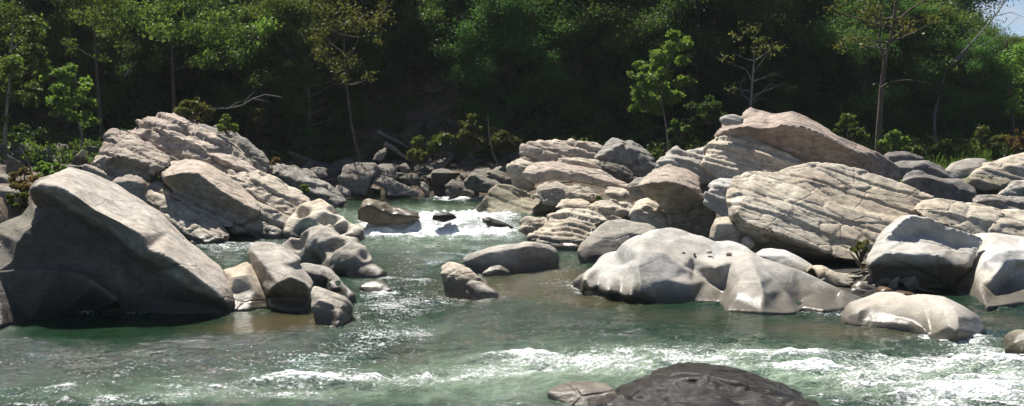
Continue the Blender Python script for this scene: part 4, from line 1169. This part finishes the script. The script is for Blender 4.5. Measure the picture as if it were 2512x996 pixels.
def gen_tree(seed, H, base, R, per, leaf, nl=22, conic=False):
    rng = np.random.default_rng(seed)
    tr = Acc()
    zt = np.linspace(0, 1, 9)
    px = np.cumsum(rng.normal(0, .018, 9)) * H * zt
    py = np.cumsum(rng.normal(0, .018, 9)) * H * zt
    tp = np.stack([px, py, zt * H * .94 - .3 * (zt == 0)], 1)
    tr.tube(tp, H * .015 * (1 - .88 * zt) + .012, 7)
    cl = []
    for i in range(nl):
        u = (i + rng.random()) / nl
        zz = base + (1 - base) * u * .96
        p0 = np.array([np.interp(zz, zt, tp[:, 0]), np.interp(zz, zt, tp[:, 1]), zz * H * .94])
        prof = (1 - u) * .95 + .12 if conic else (.45 + 1.1 * u) if u < .4 else max(.28, 1.0 - (u - .4) * 1.05)
        ln = R * prof * (.7 + .5 * rng.random())
        az = i * 2.399 + rng.normal(0, .4)
        el = rng.uniform(-.05, .35) if conic else rng.uniform(.05, .75)
        dv = np.array([math.cos(az) * math.cos(el), math.sin(az) * math.cos(el), math.sin(el)])
        f = np.linspace(0, 1, 5)[:, None]
        lp = p0 + dv * ln * f + np.array([0, 0, ln * .12]) * f ** 2 + rng.normal(0, ln * .03, (5, 3)) * f
        tr.tube(lp, (H * .0045 * (1 - .8 * f[:, 0]) + .006), 5)
        for k in range(3):
            q = lp[4] + rng.normal(0, .2 * ln, 3) * np.array([1, 1, .6])
            sub = np.array([lp[2] * (1 - g_) + q * g_ + np.array([0, 0, .05 * ln * math.sin(g_ * 3)]) for g_ in (0, .5, 1)])
            tr.tube(sub, [H * .002 + .004, H * .0012 + .003, .003], 4)
            cl.append((*q, R * rng.uniform(.16, .30)))
        cl.append((*lp[4], R * rng.uniform(.18, .30)))
        cl.append((*(lp[3] + rng.normal(0, .05 * R, 3)), R * rng.uniform(.13, .2)))
        if ln > R * .6:
            cl.append((*(lp[2] + rng.normal(0, .08 * R, 3)), R * rng.uniform(.12, .18)))
    cl.append((*tp[-1], R * .2))
    return tr.mesh('trunk'), leaves(cl, per, leaf, rng)


def place_tree(name, tm, cm, loc, rz, sc, label, cat='tree', group=None):
    e = empty(name, loc)
    e.rotation_euler = (0, 0, rz)
    e.scale = sc
    tag(e, label, cat, group)
    a_ = bpy.data.objects.new('trunk', tm)
    COL.objects.link(a_)
    a_.parent = e
    b_ = bpy.data.objects.new('crown', cm)
    COL.objects.link(b_)
    b_.parent = e
    return e


VAR = []
for i, (H, base, R, per, lf, nl, con, lm) in enumerate([
        (10, .05, 4.2, 300, .125, 36, False, L_DARK), (10, .08, 3.8, 280, .125, 34, False, L_MID), (10, .03, 4.4, 310, .13, 38, False, L_DARK),
        (10, .03, 3.2, 330, .095, 46, True, L_DARK), (10, .10, 3.8, 270, .12, 34, False, L_MID), (10, .03, 4.0, 270, .12, 34, False, L_OLIVE)]):
    tm, cm = gen_tree(100 + i, H, base, R, per, lf, nl, con)
    tm.materials.append(BARK if i != 4 else BARK_PALE)
    cm.materials.append(lm)
    VAR.append((tm, cm))

KIND_L = ['dark green broadleaf tree', 'mid green broadleaf tree', 'dense dark green broadleaf tree', 'dark feathery conifer', 'open crowned mid green tree', 'olive green low branched tree']


def forest(px, Yd, H, vi, where, grp):
    dx, dy, dz = ray(px, 400)
    x = dx / dy * Yd
    place_tree('conifer' if vi == 3 else 'broadleaf_tree', VAR[vi][0], VAR[vi][1], (x, Yd, gz(x, Yd) - .1), random.uniform(0, 6.28),
               (H / 10 * random.uniform(.95, 1.2),) * 2 + (H / 10,), KIND_L[vi] + ' ' + where, 'tree', grp + ', ' + KIND_L[vi])


for Yd, Hs, step, off in ((52.0, (6.0, 8), 165, 40), (56, (6.5, 9), 150, 110), (60.5, (8, 10), 150, 20), (65, (9, 12), 150, 90), (71, (10, 13), 150, 30), (78, (11, 14), 170, 70)):
    px = -120 + off
    while px < 2680:
        p = px + random.uniform(-45, 45)
        y_ = Yd + random.uniform(-1.8, 1.8)
        px += step
        skip = False
        if p < 420:
            where, grp = 'in the forest above the far left bank', 'trees above the far left bank'
        elif p < 1000:
            where, grp = 'on the slope behind the left rock pile', 'trees on the slope behind the left rock pile'
        elif p < 1500:
            where, grp = 'on the slope above the cascade', 'trees on the slope above the cascade'
        else:
            where, grp = 'in the dark forest wall behind the right rock pile', 'trees behind the right rock pile'
        if 930 < p < 1060 and Yd < 58:
            skip = True
        if 860 < p < 1140 and Yd < 54:
            skip = True
        H = random.uniform(*Hs)
        if p > 2280:
            # the hillside falls away at the right: keep the tree line under the patch of sky
            H = min(H, 3.5 + (225 if p < 2400 else 205) / F * y_ - gz((p - CX) / F * y_, y_) - .3)
        if not skip:
            vi = random.choice([0, 1, 2, 4, 5, 0, 2, 3] if p < 1400 else [0, 2, 3, 0, 2, 1, 3])
            forest(p, y_, H, vi, where, grp)
for p, y_, H, vi in ((560, 53.5, 6.5, 1), (640, 56, 7, 0), (745, 57, 7.2, 4), (820, 60, 8, 1), (905, 61, 7.5, 0), (985, 64, 8.5, 2), (1105, 57, 7, 1), (1180, 55, 6.5, 0), (1290, 53, 6.8, 2), (300, 51, 6.5, 1), (420, 54, 7, 0)):
    forest(p, y_, H, vi, 'low on the shaded slope between the two rock piles' if p > 500 else 'low on the shaded far left bank', 'low trees on the shaded slope' if p > 500 else 'low trees on the shaded far left bank')
for p, y_, H in ((2300, 90, 11), (2380, 95, 11.5), (2460, 92, 8.0), (2540, 88, 9), (2250, 84, 12), (2620, 84, 9.5), (2180, 92, 13), (2420, 104, 11), (2500, 106, 9), (2340, 108, 13), (2580, 104, 10)):
    if p > 2280:
        H = min(H, 3.5 + (250 if p < 2410 else 215) / F * y_ - gz((p - CX) / F * y_, y_) - .3)
    forest(p, y_, H, random.choice([0, 2, 4]), 'in the dark forest wall behind the right rock pile', 'trees behind the right rock pile')


def px_tree(name, label, Yd, trunk, clumps, lm, bark, per=150, leaf=.13, branches=(), cat='tree', r0=.06, spread=1.0, base=None):
    """a tree met in the photograph: trunk and limbs as measured, crown clumps in true depth around them"""
    rng = np.random.default_rng(int(trunk[0][0]) + int(Yd * 10))
    s = Yd / F
    b0 = np.array(P(trunk[0][0], trunk[0][1], Yd))
    g = gz(b0[0], Yd)
    tp = [np.array(P(x, y, Yd + rng.normal(0, .1 * i))) for i, (x, y) in enumerate(trunk)]
    if tp[0][2] > g:
        tp = [np.array([tp[0][0], Yd, g - .15])] + tp
    org = tp[0].copy()
    e = empty(name, org)
    tag(e, label, cat)
    A = Acc()
    T = np.array(tp) - org
    n = max(12, len(T) * 4)
    ti = np.linspace(0, len(T) - 1, n)
    TT = np.stack([np.interp(ti, np.arange(len(T)), T[:, k]) for k in range(3)], 1)
    TT[1:-1] = (TT[:-2] + TT[2:] + 2 * TT[1:-1]) / 4
    A.tube(TT, np.linspace(r0, r0 * .3, n), 8)
    for br in branches:
        rb = br[0]
        dd = rng.normal(0, .35)
        bp = np.array([np.array(P(x, y, Yd + dd * i)) for i, (x, y) in enumerate(br[1:])]) - org
        A.tube(bp, np.linspace(rb, rb * .3, len(bp)), 5)
    C = []
    for (x, y, r) in clumps:
        R = r * s
        k = max(2, int(R / .28))
        for j in range(k + 1):
            c = np.array(P(x + rng.normal(0, r * .4), y + rng.normal(0, r * .4), Yd + rng.normal(0, R * spread))) - org
            C.append((*c, R * rng.uniform(.45, .7)))
        c = np.array(P(x, y, Yd)) - org
        near = TT[np.argmin(np.abs(TT[:, 2] - (c[2] - .35 * abs(c[0]))))]
        mid = (near + c) / 2 + np.array([0, 0, -.05])
        A.tube(np.array([near, mid, c]), [r0 * .28, r0 * .18, .008], 4)
    link('trunk', A.mesh('trunk'), bark, e)
    if C:
        link('crown', leaves(C, per, leaf, rng), lm, e)
    return e


px_tree('sapling', 'bright yellow green sapling lit by the sun left of the high right crest', 45.0, [(1638, 340), (1630, 285), (1620, 240), (1635, 170), (1668, 95)],
        [(1670, 104, 24), (1688, 100, 12), (1640, 125, 26), (1600, 150, 32), (1652, 160, 32), (1575, 182, 26), (1612, 200, 36), (1665, 195, 26), (1560, 215, 22), (1592, 240, 32), (1640, 232, 30), (1558, 252, 22), (1600, 268, 24), (1685, 140, 14), (1550, 190, 14)],
        L_BRIGHT, BARK_PALE, per=300, leaf=.14, r0=.045)
px_tree('sapling', 'sunlit sapling with a thin pale stem standing alone left of the left rock pile', 42.0, [(197, 410), (202, 330), (188, 285), (186, 180)],
        [(175, 178, 26), (208, 205, 24), (150, 220, 26), (188, 240, 30), (125, 245, 22), (218, 270, 26), (178, 278, 26), (108, 178, 18), (140, 270, 18), (205, 300, 16)],
        L_BRIGHT, BARK_PALE, per=130, leaf=.14, r0=.05)
px_tree('tree', 'slender tree with a crooked pale trunk at the left frame edge', 41.0, [(10, 425), (14, 300), (22, 220), (32, 60)],
        [(30, 150, 50), (75, 130, 34), (75, 220, 38), (20, 240, 36), (105, 165, 24), (8, 290, 16), (55, 90, 44), (-20, 190, 40)],
        L_MID, BARK_PALE, per=200, leaf=.14, r0=.08, branches=[(.02, (14, 250), (-10, 246), (-30, 240))])
px_tree('tree', 'tree with a tall thin pale trunk above the far end of the right pile', 53.0, [(1396, 330), (1393, 200), (1388, 60), (1384, -60)],
        [(1350, 30, 50), (1430, 20, 50), (1400, 75, 36), (1340, 80, 40), (1460, 60, 36), (1440, 155, 30), (1480, 165, 24), (1380, 10, 50)],
        L_MID, BARK_PALE, per=60, leaf=.15, r0=.10, branches=[(.03, (1389, 110), (1405, 116), (1424, 108)), (.03, (1392, 222), (1375, 216), (1358, 208)), (.02, (1390, 150), (1378, 140), (1366, 136))])
px_tree('pine_tree', 'dark straight pine trunk rising out of the picture behind the bright sapling', 56.0, [(1646, 330), (1648, 200), (1651, 60), (1653, -120)],
        [(1600, -40, 60), (1700, -50, 60)], L_DARK, BARK, per=60, r0=.17)
px_tree('tree', 'forked dark trunked tree with bare limbs at the right end of the high crest', 45.0, [(2153, 385), (2157, 300), (2163, 215), (2172, 140), (2192, 60), (2205, -60)],
        [(2120, 40, 55), (2230, 30, 60), (2080, 100, 40), (2300, 50, 45), (2150, -10, 70), (2060, 30, 40), (2110, 90, 40)],
        L_OLIVE, BARK, per=40, leaf=.14, r0=.15, branches=[(.06, (2170, 150), (2158, 110), (2160, 40), (2158, -40)), (.05, (2192, 60), (2230, 25), (2270, 0), (2310, -40)), (.04, (2180, 105), (2215, 70), (2270, 45)), (.03, (2165, 130), (2145, 105), (2130, 95)),
                                                        (.035, (2160, 215), (2185, 200), (2230, 196), (2290, 206))])
px_tree('dead_tree', 'bare grey branched dead tree leaning up against the sky at the top right', 50.0, [(2300, 395), (2290, 290), (2320, 170), (2380, 110), (2440, 40), (2490, -30)],
        [], L_OLIVE, BARK_DEAD, r0=.07, branches=[(.03, (2320, 170), (2370, 130), (2430, 100), (2500, 40)), (.025, (2380, 110), (2360, 60), (2370, 0)), (.02, (2440, 40), (2480, 30), (2520, 45)), (.02, (2440, 40), (2436, 0), (2450, -30)),
                                                (.02, (2290, 290), (2270, 250), (2266, 220)), (.02, (2292, 280), (2330, 250), (2350, 255)), (.025, (2305, 230), (2270, 200), (2240, 140)), (.02, (2320, 170), (2300, 120), (2310, 80)), (.018, (2350, 140), (2390, 150), (2420, 140)), (.016, (2400, 120), (2450, 110), (2480, 90)), (.014, (2300, 250), (2320, 290), (2310, 340))], cat='tree')
px_tree('dead_tree', 'twisted dead shrub with pale twigs above the brown top slab', 47.0, [(1838, 300), (1842, 250), (1846, 200), (1850, 150)],
        [(1850, 90, 50), (1900, 110, 40), (1800, 130, 40), (1930, 200, 36), (1790, 210, 30)], L_OLIVE, BARK_DEAD, per=26, leaf=.13, r0=.09,
        branches=[(.03, (1842, 250), (1820, 230), (1815, 205), (1830, 190)), (.03, (1842, 245), (1870, 225), (1890, 205), (1915, 215)), (.025, (1846, 200), (1830, 170), (1800, 160)), (.025, (1846, 200), (1875, 190), (1900, 180), (1920, 190)), (.02, (1848, 180), (1870, 150), (1890, 120)), (.02, (1842, 240), (1855, 250), (1850, 235)), (.02, (1844, 225), (1825, 222), (1812, 240)), (.02, (1840, 260), (1860, 240), (1885, 245))], cat='tree')
px_tree('tree', 'leaning bare lower trunk of a conifer on the scree right of the left pile', 47.0, [(888, 395), (872, 355), (858, 280), (848, 180), (842, 60)],
        [(800, 130, 50), (850, 60, 60), (900, 90, 50), (790, 60, 50), (880, 150, 40), (830, 190, 40), (910, 30, 50), (900, 195, 30)], L_OLIVE, BARK, per=60, leaf=.13, r0=.10,
        branches=[(.03, (845, 150), (870, 120), (880, 90)), (.03, (843, 130), (815, 110), (800, 95)), (.02, (850, 200), (820, 190), (800, 195)), (.02, (850, 210), (880, 200), (900, 210))])
px_tree('tree', 'small pale yellow leaved tree lit on the dark slope above the cascade', 55.0, [(1180, 330), (1178, 250), (1172, 150), (1165, 80)],
        [(1155, 75, 24), (1185, 95, 28), (1160, 110, 26), (1205, 120, 26), (1175, 130, 20), (1225, 135, 16)], leaf_mat('straw_leaves', (.16, .15, .05), (.26, .23, .09)), BARK, per=90, leaf=.16, r0=.05)
px_tree('sapling', 'thin bare stemmed sapling in the dark wood left of the bright one', 52.0, [(1484, 310), (1487, 250), (1489, 180), (1490, 120)], [(1490, 100, 36), (1460, 120, 26), (1520, 110, 26)], L_DARK, BARK_PALE, per=50, r0=.045)
for i, (tr_, cl_, lb) in enumerate([
        ([(700, 330), (698, 180), (694, 40)], [(660, 60, 46), (720, 80, 50), (690, 20, 56), (640, 100, 36), (760, 110, 40), (740, 40, 50), (680, 140, 36), (655, 150, 20)], 'sunlit pale green tree spreading above the left rock pile toward the middle'),
        ([(430, 330), (425, 200), (420, 60)], [(400, 60, 60), (470, 70, 60), (440, 10, 70), (360, 30, 60), (520, 90, 60), (560, 40, 60), (380, 130, 40), (480, 150, 46), (580, 130, 46)], 'broad sunlit tree hanging over the crest of the left rock pile'),
        ([(250, 340), (240, 200), (230, 60)], [(210, 60, 50), (270, 80, 50), (180, 110, 30), (240, 20, 60), (300, 40, 50), (250, 140, 34)], 'open leaved tree with glinting leaves left of the left rock pile'),
        ([(2490, 380), (2480, 250), (2470, 100)], [(2470, 150, 50), (2500, 200, 46), (2440, 180, 30), (2520, 130, 50), (2490, 240, 36), (2530, 280, 40)], 'yellow green tree at the right frame edge below the sky')]):
    px_tree('broadleaf_tree', lb, (51.0, 48.0, 47.0, 52.0)[i], tr_, cl_, L_BRIGHT if i in (0, 3) else L_MID, BARK, per=260 if i != 2 else 150, leaf=.13, r0=.12, spread=1.6)


def bush(label, px, py, rp, Yd, lm, per=120, leaf=.12, name='bush', hang=0.0):
    s = Yd / F
    rng = np.random.default_rng(px * 7 + py)
    org = np.array(P(px, py + rp * .8, Yd))
    e = empty(name, org)
    tag(e, label, 'bush')
    A = Acc()
    C = []
    for k in range(16):
        a_ = rng.uniform(0, 6.28)
        rd_ = rp * s * 1.15 * rng.random() ** .7
        tip = np.array([math.cos(a_) * rd_, math.sin(a_) * rd_, rp * s * (rng.uniform(.2, 2.0) * (1 - .45 * rd_ / (rp * s * 1.15)))])
        A.tube(np.array([[0, 0, -.1], tip * .5 + rng.normal(0, .03, 3), tip]), [.018, .012, .006], 4)
        C.append((*tip, rp * s * rng.uniform(.16, .42)))
    link('stems', A.mesh('stems'), BARK, e)
    link('foliage', leaves(C, per, leaf, rng, name='foliage'), lm, e)
    return e


bush('yellow green bush growing on the back edge of the left rock pile', 556, 304, 24, 37.4, L_BRIGHT, 70, .12)
bush('olive bush behind the top of the left rock pile', 478, 275, 34, 39.0, L_OLIVE, 110, .13)
bush('wispy yellowish bush on the rubbly right slope of the left pile', 655, 400, 22, 38.0, L_RUST, 50, .10)
bush('tiny green tuft lower on the rubbly slope near the upper pool', 748, 462, 13, 37.6, L_BRIGHT, 30, .09)
bush('fresh green shrub at the foot of the slope above the cascade', 1065, 352, 42, 47.0, L_MID, 160, .15)
bush('brownish green shrub left of the fresh green one on the far bank', 1018, 385, 22, 45.5, L_OLIVE, 80, .12)
bush('bright green bush at the foot of the forked dark trunk', 2192, 350, 30, 44.0, L_BRIGHT, 110, .14)
bush('light green bush between the sapling and the high right crest', 1668, 318, 26, 43.0, L_MID, 90, .14)
bush('pale green bush behind the top of the huge dark fronted boulder', 110, 418, 26, 27.0, L_BRIGHT, 90, .08)
bush('low green bush right behind the ridge of the huge boulder', 140, 412, 16, 26.6, L_BRIGHT, 60, .07)
bush('rust brown weedy bush left of the huge dark fronted boulder', 62, 445, 34, 26.0, L_RUST, 90, .08)
bush('drooping olive weeds below the rust brown bush', 50, 490, 24, 25.4, L_OLIVE, 70, .08)
bush('straggly green and rust weed in the dark hollow under the layered slab', 2112, 612, 26, 25.2, L_OLIVE, 26, .07)
bush('rusty weed hanging beside the white blocky boulder', 2136, 648, 20, 25.0, L_RUST, 40, .06)
bush('small green fern tuft in the joint of the right pile', 1468, 484, 7, 33.8, L_MID, 24, .06)
for i, (px_, py_, rp_, Yd_, lm_, lb_) in enumerate([
        (300, 350, 36, 45, L_DARK, 'dark bush in the shade left of the pointed pinkish block'), (70, 330, 40, 45, L_DARK, 'dark bush between the two left saplings'),
        (640, 290, 40, 48, L_OLIVE, 'twiggy olive bush on the slope behind the lichen covered rock'), (760, 330, 30, 48, L_DARK, 'dark bush at the foot of the leaning conifer trunk'),
        (960, 300, 34, 50, L_DARK, 'dark shrub on the scree above the fallen log'), (1160, 330, 46, 48, L_OLIVE, 'brown olive thicket above the pointed bank slab'), (1240, 350, 34, 46, L_OLIVE, 'thin brownish thicket behind the tip of the right pile'),
        (1330, 310, 34, 49, L_DARK, 'dark shrub behind the crumbly pink topped ledge'), (1470, 300, 36, 48, L_DARK, 'dark green shrub behind the twin tipped grey block'), (1580, 320, 38, 48, L_DARK, 'dark green shrub under the bright sapling'),
        (1740, 270, 40, 46, L_DARK, 'dark shrub just left of the high right crest'), (2080, 320, 34, 46, L_MID, 'mid green shrub behind the sloping brown top slab'), (2250, 372, 26, 45, L_MID, 'low green shrub right of the forked dark trunk'),
        (2310, 372, 30, 46, L_OLIVE, 'yellowish low shrub behind the dark ridged block'), (2420, 350, 34, 47, L_OLIVE, 'olive shrub behind the grey sloping boulder at the far right'), (2500, 345, 30, 46, L_RUST, 'rust tinged shrub at the far right edge behind the highest tan rock')]):
    bush(lb_, px_, py_, rp_, Yd_, lm_, 260, .105)

# grass on the right bank
rng = np.random.default_rng(5)
n = 9000
pxs = rng.uniform(2030, 2420, n)
Yg = rng.uniform(40, 50, n)
xs = (pxs - CX) / F * Yg
zs = ground_z(xs, Yg)
hgt = rng.uniform(.15, .5, n)
ang = rng.uniform(0, 6.28, n)
wd = .03
dx, dy = np.cos(ang) * wd, np.sin(ang) * wd
lx, ly = rng.normal(0, .15, n), rng.normal(0, .15, n)
co = np.empty((n, 4, 3))
co[:, 0] = np.stack([xs - dx, Yg - dy, zs - .05], 1)
co[:, 1] = np.stack([xs + dx, Yg + dy, zs - .05], 1)
co[:, 2] = np.stack([xs + dx * .3 + lx, Yg + dy * .3 + ly, zs + hgt], 1)
co[:, 3] = np.stack([xs - dx * .3 + lx, Yg - dy * .3 + ly, zs + hgt], 1)
me = mesh_np('grass', co.reshape(-1, 3), quads=np.arange(n * 4).reshape(-1, 4), smooth=False, attrs={'tint': np.repeat(rng.random(n), 4)})
tag(link('grass', me, L_BRIGHT), 'sunlit green grass on the bank behind the right rock pile', 'grass', kind='stuff')

# low undergrowth on the forest floor, one mass
n = 1900
pxs = rng.uniform(-150, 2700, n)
Yg = rng.uniform(46, 66, n)
pxs[:150] = rng.uniform(-200, 400, 150)
Yg[:150] = rng.uniform(38, 46, 150)
xs = (pxs - CX) / F * Yg
keep = ~((pxs > 690) & (pxs < 1330) & (Yg < 49)) & ~((pxs > 860) & (pxs < 1130) & (rng.random(n) < .8))
xs, Yg = xs[keep], Yg[keep]
rr = rng.uniform(.3, .9, len(xs)) * np.where(Yg < 46, .6, 1)
zs = ground_z(xs, Yg)
tag(link('undergrowth', leaves(np.stack([xs, Yg, zs + rr * .5, rr], 1), 170, .12, rng, name='undergrowth'), L_MID),
    'dark leafy undergrowth covering the shaded forest floor', 'undergrowth', kind='stuff')

# scree stones on the slope (angular, in tree shade)
STN = []
STM = {}
for i in range(5):
    rg = np.random.default_rng(300 + i)
    pts = rg.normal(size=(14, 3)) * np.array([1, .8, .55])
    import bmesh
    bm = bmesh.new()
    for p_ in pts:
        bm.verts.new(p_ / 1.6)
    res = bmesh.ops.convex_hull(bm, input=bm.verts)
    bmesh.ops.delete(bm, geom=[v_ for v_ in res['geom_interior'] if isinstance(v_, bmesh.types.BMVert)], context='VERTS')
    bmesh.ops.bevel(bm, geom=list(bm.edges), offset=.05, segments=1, affect='EDGES')
    me = bpy.data.meshes.new('stone')
    bm.to_mesh(me)
    bm.free()
    me.materials.append(M_BANK)
    STN.append(me)
for i in range(230):
    if i < 95:
        if i > 55:
            continue
        p_, Yd = random.uniform(690, 1330), random.uniform(43.8, 48)
    elif i < 185:
        p_, Yd = random.uniform(690, 1420), random.uniform(47, 62)
    else:
        p_, Yd = random.uniform(-60, 430), random.uniform(36, 46)
    x = (p_ - CX) / F * Yd
    s = (random.uniform(.25, .75) if Yd < 48 else random.uniform(.2, .6)) if i < 185 else random.uniform(.3, .8)
    o = bpy.data.objects.new('stone', STN[i % 5])
    COL.objects.link(o)
    o.location = (x, Yd, gz(x, Yd) + s * .15)
    o.rotation_euler = (random.uniform(-.5, .5), random.uniform(-.5, .5), random.uniform(0, 6.28))
    o.scale = (s * random.uniform(.8, 1.3), s, s * random.uniform(.7, 1.1))
    if i < 95:
        tag(o, 'angular grey scree stone low on the far bank above the waterline', 'stone', 'scree stones low on the far bank')
    elif i < 185:
        tag(o, 'grey scree stone high on the shaded slope above the cascade', 'stone', 'scree stones on the shaded slope')
    else:
        tag(o, 'grey stone on the shaded far left bank under the saplings', 'stone', 'stones on the far left bank')


for i in range(80):
    if i < 30:
        p_, Yd = random.uniform(1380, 1640), random.uniform(33.5, 39)
        lb, gp, mm = 'loose pale block lying in a gap of the right rock pile', 'loose blocks in the gaps of the right pile', M_TAN
    else:
        p_, Yd = random.uniform(1990, 2330), random.uniform(22.4, 25.6)
        lb, gp, mm = 'small pale cobble on the floor of the dark hollow under the layered slab', 'cobbles in the dark hollow', M_PALE
    x = (p_ - CX) / F * Yd
    s = random.uniform(.3, .7) if i < 30 else random.uniform(.07, .26)
    me = STN[i % 5]
    if mm.name not in STM:
        STM[mm.name] = {}
    if i % 5 not in STM[mm.name]:
        m2 = me.copy()
        m2.materials.clear()
        m2.materials.append(mm)
        STM[mm.name][i % 5] = m2
    o = bpy.data.objects.new('stone', STM[mm.name][i % 5])
    COL.objects.link(o)
    o.location = (x, Yd, gz(x, Yd) + s * .3)
    o.rotation_euler = (random.uniform(-.4, .4), random.uniform(.1, .6), random.uniform(0, 6.28))
    o.scale = (s * 1.3, s, s * .9)
    tag(o, lb, 'stone', gp)


def branch(label, Yd, pts, r, mat, name='dead_branch', cat='branch', twigs=()):
    A = Acc()
    b = np.array([P(x, y, Yd + .1 * i) for i, (x, y) in enumerate(pts)])
    org = b[0].copy()
    A.tube(b - org, np.linspace(r, r * .45, len(b)), 7)
    for tw in twigs:
        q = np.array([P(x, y, Yd) for x, y in tw]) - org
        A.tube(q, np.linspace(r * .5, r * .15, len(q)), 5)
    tag(link(name, A.mesh(name), mat, loc=org), label, cat)


branch('grey fallen log lying on the scree above the fluted bank boulder', 47.0, [(942, 352), (965, 364), (985, 380), (1006, 394)], .13, BARK_DEAD, 'fallen_log', 'log')
branch('second thinner fallen log higher on the scree', 49.0, [(925, 322), (950, 335), (985, 352), (1000, 362)], .10, BARK_DEAD, 'fallen_log', 'log')
branch('long pale dead branch arching out over the back of the left pile', 41.0, [(515, 266), (560, 266), (595, 258), (620, 242), (650, 232), (690, 238)], .03, BARK_DEAD, twigs=[((595, 258), (612, 236), (625, 225)), ((560, 266), (580, 252), (600, 246)), ((620, 242), (655, 248), (670, 262))])
branch('thin pale dead branch slanting in the dark wood upper left', 46.0, [(305, 188), (320, 168), (336, 148)], .03, BARK_DEAD)
branch('thin dark stem leaning out of the bushes behind the huge boulder', 27.5, [(82, 440), (72, 405), (58, 378), (48, 360)], .025, BARK)
branch('pale driftwood stick lodged on the rubble below the layered slab', 23.6, [(2040, 690), (2075, 676), (2105, 672), (2130, 660)], .03, BARK_DEAD, 'driftwood', 'branch', [((2075, 676), (2092, 688), (2110, 690))])
branch('grey driftwood pole caught between the far end of the right pile and the bank', 40.0, [(1290, 470), (1340, 452), (1400, 446), (1440, 436)], .05, BARK_DEAD, 'driftwood', 'branch')
branch('thin hanging root like stem on the bank left of the right pile', 45.0, [(1221, 405), (1208, 370), (1200, 330), (1196, 280)], .03, BARK_PALE)

# ------------------------------------------------------------------ light, sky, camera
SUN_AZ, SUN_EL = math.radians(-25), math.radians(57)
wld = bpy.data.worlds.new('World')
scene.world = wld
wld.use_nodes = True
nt = wld.node_tree
nt.nodes.clear()
wt = NT(wld)
sky = wt.new('ShaderNodeTexSky')
sky.sky_type = 'NISHITA'
sky.sun_disc = False
sky.air_density = 0.6
sky.dust_density = 0.3
sky.sun_elevation = SUN_EL
sky.sun_rotation = SUN_AZ % (2 * math.pi)
tc = wt.new('ShaderNodeTexCoord')
cl = wt.noise(wt.mapping(tc.outputs['Generated'], scale=(1, 1, 2.5)), 3.0, 6, .6)
skyc = wt.mix(wt.rng(cl, .58, .70), sky.outputs['Color'], (5.5, 5.6, 5.9))
bg = wt.new('ShaderNodeBackground')
wt.link(skyc, bg.inputs['Color'])
bg.inputs['Strength'].default_value = 0.057
wo = wt.new('ShaderNodeOutputWorld')
wt.link(bg.outputs[0], wo.inputs['Surface'])
sd = bpy.data.lights.new('sun', 'SUN')
sd.energy = 5.0
sd.angle = math.radians(.53)
sd.color = (1.0, .95, .875)
so = bpy.data.objects.new('sun', sd)
COL.objects.link(so)
sv = Vector((math.sin(SUN_AZ) * math.cos(SUN_EL), math.cos(SUN_AZ) * math.cos(SUN_EL), math.sin(SUN_EL)))
so.rotation_euler = sv.to_track_quat('Z', 'Y').to_euler()
so.location = sv * 200
hz = bpy.data.meshes.new('haze')
hx0, hx1, hy0, hy1, hz0, hz1 = -430, 430, -90, 530, -3.5, 85
hz.from_pydata([(x_, y_, z_) for x_ in (hx0, hx1) for y_ in (hy0, hy1) for z_ in (hz0, hz1)], [],
               [(0, 1, 3, 2), (4, 6, 7, 5), (0, 4, 5, 1), (2, 3, 7, 6), (0, 2, 6, 4), (1, 5, 7, 3)])
hm, ht, hout = new_mat('haze')
pv = ht.new('ShaderNodeVolumePrincipled')
pv.inputs['Color'].default_value = (.86, .93, 1.0, 1)
pv.inputs['Density'].default_value = 0.00022
ht.link(pv.outputs[0], hout.inputs['Volume'])
tag(link('haze', hz, hm), 'thin pale air haze over the river and the far bank', 'haze', kind='stuff')
cd = bpy.data.cameras.new('camera')
cd.sensor_width = 36
cd.lens = 36 * F / 2512
cd.clip_end = 3000
co_ = bpy.data.objects.new('camera', cd)
COL.objects.link(co_)
co_.location = (0, 0, CAM_H)
co_.rotation_euler = (math.pi / 2 - PITCH, 0, 0)
scene.camera = co_
vs = scene.view_settings
vs.view_transform = 'Standard'
vs.look = 'None'
vs.gamma = 1
vs.exposure = 0.95
vs.use_curve_mapping = False
cy = scene.cycles
cy.max_bounces = 6
cy.diffuse_bounces = 4
cy.glossy_bounces = 3
cy.transmission_bounces = 4
cy.caustics_reflective = False
cy.caustics_refractive = False
